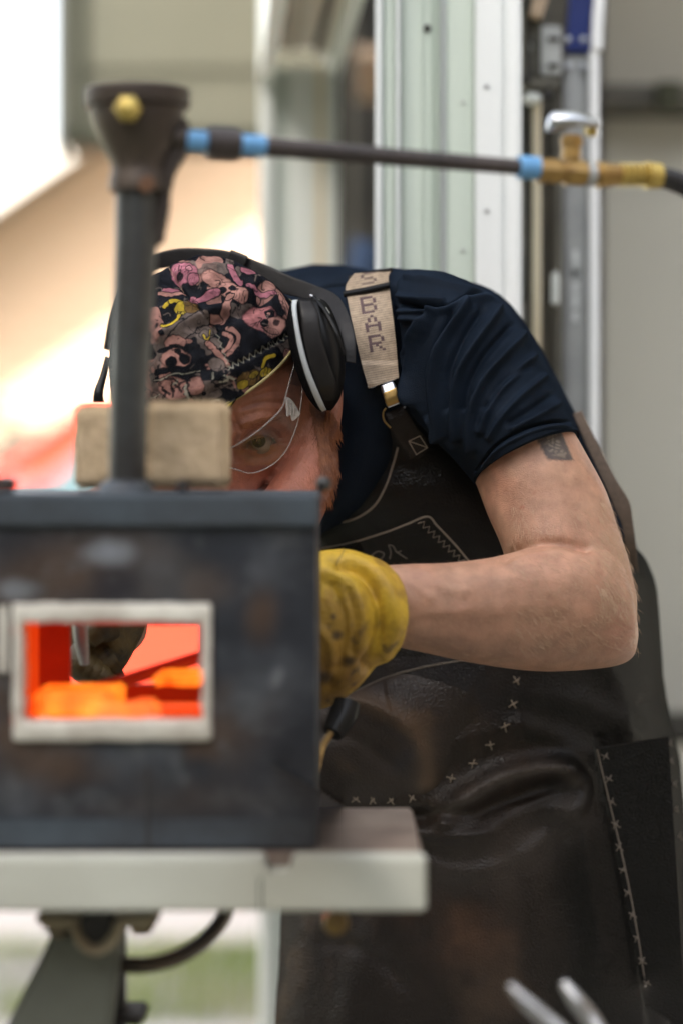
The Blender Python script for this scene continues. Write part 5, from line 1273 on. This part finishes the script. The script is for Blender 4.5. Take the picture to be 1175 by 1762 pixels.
cap_o = put('cap', me, M['cap_print'], man); capW = world_surf(cap_o)
X, Fw, U = cap_grid(2, 160, CAPG+.0004, 0, .01); e_ = to_world(X, Fw, U)[0]
put('cap_piping', tubem([Vector(p) for p in e_]+[Vector(e_[0])], .0013, 6, smoothp=False), M['piping_yellow'], cap_o)
# short peak
nb_ = 40; bs_ = np.linspace(-.62, .62, nb_); Vv = []
for k in range(10):
    t_ = k/9
    for b in bs_:
        ue = CAP_F+(CAP_B-CAP_F)*(1-math.cos(b))/2+CAP_S*abs(math.sin(b))**1.5+.003
        ca = math.sqrt(1-(ue/.1145)**2); ext = .022*t_*(1-(b/.63)**4)
        Vv.append(to_world(np.array(ca*math.sin(b)*.0905*(1+ext*2)), np.array(ca*math.cos(b)*.1025+ext), np.array(ue+.006*t_-.25*ext*0)))
Vv = np.array(Vv); Vb = Vv+np.array(hu)*-.002
fs = gridfaces(10, nb_, False); N_ = len(Vv)
me = npmesh(np.vstack([Vv, Vb]), np.vstack([fs, fs[:, ::-1]+N_]), True); v_ = getco(me); a1, a2 = toPx(v_); setcol(me, paint_cap(a1+60, a2-60, v_)*.9+.02); put('peak', me, M['cap_print'], cap_o)

# ---- ear defenders
ed = thing('ear_defenders', 'black ear defenders with pale grey stripe worn over the cap', 'ear defenders', P(555, 610, 2.13))
bd = [(178, 600, 196, 606, 2.25), (190, 540, 208, 552, 2.25), (215, 478, 228, 496, 2.25), (250, 444, 258, 468, 2.25), (300, 428, 302, 458, 2.245), (350, 427, 346, 454, 2.24), (400, 433, 390, 463, 2.235), (450, 452, 434, 482, 2.225),
      (500, 474, 482, 503, 2.21), (545, 491, 526, 515, 2.19), (580, 508, 556, 530, 2.165), (600, 540, 574, 552, 2.14), (611, 580, 588, 585, 2.125), (612, 625, 594, 622, 2.12)]
put('headband', ribbon(bd, 160, .0022, seg=24), M['band_plastic'], ed)
put('band_clip', ribbon([(398, 429, 386, 464, 2.232), (412, 434, 400, 468, 2.229), (427, 440, 415, 473, 2.226)], 12, .0042, seg=24), M['black_plastic'], ed)
cup_off = 0
def cuploft(rows, n, seg, ex, th=None): return loftmesh(rows, n, seg, ex=ex)
put('cushion', cuploft([(508, 515, 522, 512, 2.128, .008), (498, 528, 528, 524, 2.128, .022), (494, 560, 530, 555, 2.128, .032), (499, 600, 538, 594, 2.128, .034), (510, 640, 550, 632, 2.13, .033), (526, 678, 566, 668, 2.132, .026), (542, 700, 572, 690, 2.134, .014), (552, 708, 570, 702, 2.135, .006)], 60, 40, .7), M['foam_pad'], ed)
put('cup_shell', cuploft([(512, 513, 540, 512, 2.125, .010), (509, 520, 560, 518, 2.122, .028), (509, 545, 576, 545, 2.12, .036), (515, 590, 590, 592, 2.118, .038), (525, 630, 594, 638, 2.118, .037), (538, 668, 588, 676, 2.12, .032), (549, 694, 578, 696, 2.124, .022), (555, 706, 570, 706, 2.13, .008)], 90, 60, .62), M['black_plastic'], ed)
put('cup_facet', cuploft([(515, 517, 536, 517, 2.088, .006), (517, 545, 548, 540, 2.080, .006), (523, 590, 554, 580, 2.077, .006), (533, 630, 566, 622, 2.078, .006), (546, 668, 578, 660, 2.084, .006), (556, 690, 575, 688, 2.095, .005)], 60, 30, .35), M['band_plastic'], ed)
put('stripe', cuploft([(503, 516, 513, 515, 2.094, .006), (502, 530, 511, 528, 2.086, .006), (506, 560, 514, 558, 2.078, .006), (513, 600, 522, 597, 2.075, .006), (524, 640, 533, 636, 2.076, .006), (537, 675, 547, 671, 2.082, .006), (549, 700, 558, 697, 2.092, .006), (555, 708, 562, 705, 2.10, .004)], 90, 16, .5), M['grey_stripe'], ed)
put('band_arm', tubem([P(540, 512, 2.115), P(556, 530, 2.085), P(578, 570, 2.07), P(592, 610, 2.07)], [.0022, .0024, .0022, .0018], 10), M['black_plastic'], ed)
put('band_wire', tubem([P(535, 508, 2.12), P(552, 520, 2.10), P(566, 540, 2.09)], .0014, 8), M['hub_metal'], ed)
put('cup_shell', loftmesh([(168, 560, 190, 566, 2.27, .01), (160, 580, 196, 584, 2.27, .03), (158, 620, 200, 620, 2.27, .036), (163, 660, 205, 655, 2.27, .032), (172, 690, 200, 685, 2.27, .012)], 30, 30, ex=.7) if False else
    ribbon([(181, 612, 192, 616, 2.235), (172, 645, 184, 648, 2.23), (162, 672, 178, 676, 2.225), (160, 692, 180, 692, 2.225)], 30, .006, seg=16), M['black_plastic'], ed)

# ---- safety glasses
sg = thing('safety_glasses', 'clear wraparound safety glasses worn under the skull print cap', 'glasses', P(455, 760, 2.10))
LU = [(330, 800), (365, 786), (400, 769), (432, 750), (462, 726), (486, 700), (494, 672), (503, 640), (510, 612)]
LL = [(330, 838), (362, 822), (392, 805), (432, 814), (468, 800), (494, 772), (512, 728), (519, 684), (521, 650), (520, 618)]
xs = []; ys = []
for x in range(400, 530, 8):
    for y in (640, 680, 720, 760, 800):
        h, n_ = head_s.hit(x, y)
        if h and h.y < 2.2: xs.append((1, x-450, y-740, (x-450)**2/100, (x-450)*(y-740)/100, (y-740)**2/100)); ys.append(h.y)
cf_, *_r = np.linalg.lstsq(np.array(xs), np.array(ys), rcond=None)
res = np.array(ys)-np.array(xs) @ cf_
def lensY(x, y):
    x_ = np.clip(x, 400, 522); y_ = np.clip(y, 640, 800)
    return float(cf_ @ np.array((1, x_-450, y_-740, (x_-450)**2/100, (x_-450)*(y_-740)/100, (y_-740)**2/100)))
lift = -min(res.min(), 0)+.002
me = patch(LU, LL, 70, 24, lift, lensY, .0012); lens = put('lens', me, M['lens'], sg)
def lline(pts, r, off=.0): return tubem([P(x, y, lensY(x, y)-lift-off) for x, y in smooth_pts(pts, 8)], r, 6, smoothp=False)
put('lens_edge', lline(LU, .0008), M['lens_edge'], sg); put('lens_edge', lline(LL, .0006), M['lens_edge'], sg)
put('temple_arm', patch([(497, 660), (503, 635), (509, 605)], [(518, 665), (521, 640), (519, 608)], 20, 8, lift+.0015, lensY, .0012), M['lens'], sg)
put('hinge_tab', patch([(491, 682), (500, 686), (509, 697), (517, 712)], [(493, 716), (499, 714), (503, 724), (512, 718)], 16, 10, lift+.002, lensY, .0025), M['lens_tab'], sg)
for k in range(3): put('tab_rib', lline([(495+k*6, 688+k*5), (496+k*5, 716)], .0007, .003), M['lens_edge'], sg)

# ---- gloves
def paint_glove(me, dark=1.0):
    v = getco(me); a1, a2 = toPx(v); c = np.tile([.54, .34, .022], (len(v), 1)); n = fbm(v, 26, 4); n2 = fbm(v+3, 60, 4); n3 = fbm(v+8, 95, 3)
    c = lay(c, .8*sstep(-.1, .4, n), (.36, .20, .018)); c = lay(c, .55*sstep(.1, .5, n2), (.20, .10, .012))
    low = np.clip(sstep(1020, 1160, a2), 0, 1)
    c = lay(c, .55*low*sstep(-.3, .2, n), (.19, .085, .012)); c = lay(c, .85*sstep(.26, .42, n3)*(.2+.8*low), (.05, .028, .010))
    for x, y, r_ in ((582, 1098, 10), (600, 1143, 9), (575, 1065, 7), (562, 1170, 12)): c = lay(c, .85*ell(a1+4*n2*3, a2+4*n*3, x, y, r_, r_*.8, 0, .6), (.03, .016, .008))
    c = lay(c, .7*(1-sstep(.6, 1.8, pdist(a1, a2, [(592, 947), (584, 962), (578, 972)])))*1.0, (.05, .04, .02))
    setcol(me, c*dark)
GF = [([(585, 975), (625, 990), (650, 1040), (652, 1100), (628, 1140)], -.0075, 9), ([(600, 960), (648, 985), (676, 1030), (680, 1080), (660, 1122)], .0045, 12), ([(560, 985), (600, 1000), (622, 1050), (620, 1110)], .0040, 12),
      ([(572, 1010), (592, 1060), (590, 1120), (570, 1180)], -.0035, 9), ([(560, 1150), (600, 1150), (632, 1150)], -.002, 8), ([(545, 1080), (570, 1110), (575, 1160)], .003, 9), ([(600, 1020), (612, 1070), (606, 1120)], -.003, 6)]
GL = [(655, 990, 652, 1118, 2.045, .030, 40, 0), (652, 970, 650, 1140, 2.045, .042, 50, 0), (640, 959, 645, 1144, 2.045, .048, 54, 0), (612, 949, 634, 1152, 2.04, .048, 42, 0), (584, 946, 624, 1172, 2.035, .045, 30, 0), (556, 947, 606, 1192, 2.03, .046, 22, 0),
      (520, 955, 566, 1214, 2.03, .046, 12, 0), (480, 985, 510, 1228, 2.03, .042, 4, 0), (446, 1020, 462, 1222, 2.03, .034, 0, 0), (432, 1050, 440, 1200, 2.03, .018, 0, 0)]
me = loftmesh(GL, 160, 160, disp=lambda a, b, V, f: strokes(a, b, GF)*np.clip(f*2, 0, 1)+.0018*fbm(V, 45, 3)); paint_glove(me)
gl_ = put('glove', me, M['glove_leather'], man)
for k in range(4):
    y = 1055+k*42; me = tubem([P(452, y, 2.03), P(425, y+14, 2.015), P(418, y+44, 2.0), P(436, y+66, 2.012), P(462, y+70, 2.03)], [.017, .0165, .015, .0135, .011], 16, 6); paint_glove(me, .8); put('finger', me, M['glove_leather'], gl_)
me = tubem([P(520, 1010, 1.99), P(480, 1000, 1.985), P(440, 1030, 1.985), P(425, 1060, 1.985)], [.018, .017, .015, .011], 16, 6); paint_glove(me, .8); put('thumb', me, M['glove_leather'], gl_)
# right glove, seen through the forge
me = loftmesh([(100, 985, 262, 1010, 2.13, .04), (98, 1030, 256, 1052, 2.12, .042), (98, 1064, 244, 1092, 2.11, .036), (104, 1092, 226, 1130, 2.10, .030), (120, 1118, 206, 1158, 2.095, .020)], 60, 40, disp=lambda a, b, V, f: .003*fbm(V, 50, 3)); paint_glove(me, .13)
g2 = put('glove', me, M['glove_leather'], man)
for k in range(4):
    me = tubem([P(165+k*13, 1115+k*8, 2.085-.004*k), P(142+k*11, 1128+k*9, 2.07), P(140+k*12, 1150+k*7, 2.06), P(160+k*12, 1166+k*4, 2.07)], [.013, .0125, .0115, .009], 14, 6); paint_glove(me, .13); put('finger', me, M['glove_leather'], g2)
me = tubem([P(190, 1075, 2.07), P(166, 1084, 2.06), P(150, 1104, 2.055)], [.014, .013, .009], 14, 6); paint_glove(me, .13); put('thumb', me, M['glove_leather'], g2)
pk = thing('poker_tool', 'thin brass rod tool with a black grip under the yellow glove', 'tool', P(575, 1250, 1.99))
put('grip', tubem([P(598, 1208, 2.0), P(590, 1232, 1.995), P(572, 1262, 1.985)], [.011, .012, .0085], 16), M['black_plastic'], pk)
put('rod', tubem([P(572, 1258, 1.985), P(556, 1282, 1.98), P(549, 1305, 1.975), P(538, 1360, 1.97), P(520, 1370, 1.96)], .0030, 12), M['brass'], pk)
wp = thing('workpiece', 'bright steel workpiece held behind the forge chamber', 'steel piece', P(125, 1110, 1.99))
put('bar', tubem([P(137, 1060, 1.99), P(140, 1100, 1.992), P(146, 1142, 2.0)], [.0062, .0060, .004], 10), M['galvanised'], wp)

# ---- hair
bodyW = world_surf(body)
def hairs(name, n, region, poly, dirf, L0, L1, wd, m, S=bodyW, lift=.0, parent=man, curl=.2):
    V = []; Fs = []; x0, y0, x1, y1 = region; cnt = 0; tries = 0
    while cnt < n and tries < n*6:
        tries += 1; x = rng.uniform(x0, x1); y = rng.uniform(y0, y1)
        if poly is not None and inpoly(np.array([x]), np.array([y]), poly, .5)[0] < .5: continue
        h, nn = S.hit(x, y)
        if h is None or h.y > 2.3: continue
        L_ = rng.uniform(L0, L1); d_ = Vector(dirf(x, y))+Vector(rng.normal(0, curl, 3)); d_ = (d_-nn*d_.dot(nn)*.7).normalized(); out = nn*rng.uniform(.25, .7)
        p0 = h; p1 = p0+(d_+out)*L_*.35; p2 = p1+(d_+out*.3)*L_*.35; p3 = p2+(d_-out*.2+Vector(rng.normal(0, curl, 3)))*L_*.3
        sd_ = d_.cross(Vector((0, -1, 0)))
        if sd_.length < 1e-3: continue
        sd_ = sd_.normalized(); i = len(V)
        for p, w_ in ((p0, wd), (p1, wd*.9), (p2, wd*.7)): V += [p-sd_*w_, p+sd_*w_]
        V += [p3-sd_*wd*.15, p3+sd_*wd*.15]
        for k in range(3): Fs.append((i+2*k, i+2*k+1, i+2*k+3, i+2*k+2))
        cnt += 1
    me = npmesh([tuple(v) for v in V], Fs, True); return put(name, me, M[m], parent, kind='stuff')
hairs('arm_hair', 1000, (880, 870, 1104, 1120), None, lambda x, y: (.35, .1, -.8 if y < 1000 else -.3), .005, .011, .00011, 'hair_blond')
hairs('arm_hair', 800, (1030, 860, 1104, 1060), None, lambda x, y: (.2, -.1, -.8), .005, .011, .00011, 'hair_blond')
hairs('arm_hair', 900, (640, 955, 950, 1150), None, lambda x, y: (-.5, -.2, .5), .003, .006, .00007, 'hair_blond')
BE = [(530, 690), (548, 700), (574, 710), (585, 740), (588, 800), (580, 860), (535, 860), (552, 810), (546, 760)]
hairs('beard', 2300, (520, 680, 605, 862), BE, lambda x, y: (.15, -.1, -.9), .006, .013, .00022, 'hair_ginger')
hairs('beard', 500, (500, 690, 560, 850), None, lambda x, y: (.3, -.1, -.8), .002, .005, .00012, 'hair_ginger')
hairs('eyebrow', 260, (408, 712, 480, 738), [(410, 732), (440, 722), (478, 714), (480, 722), (445, 732), (412, 740)], lambda x, y: (.9, -.1, .25), .004, .008, .00013, 'hair_ginger')
hairs('eyelash', 40, (ex-20, ey-10, ex+22, ey-4), None, lambda x, y: (.2, -.6, -.6), .003, .006, .00012, 'hair_ginger')
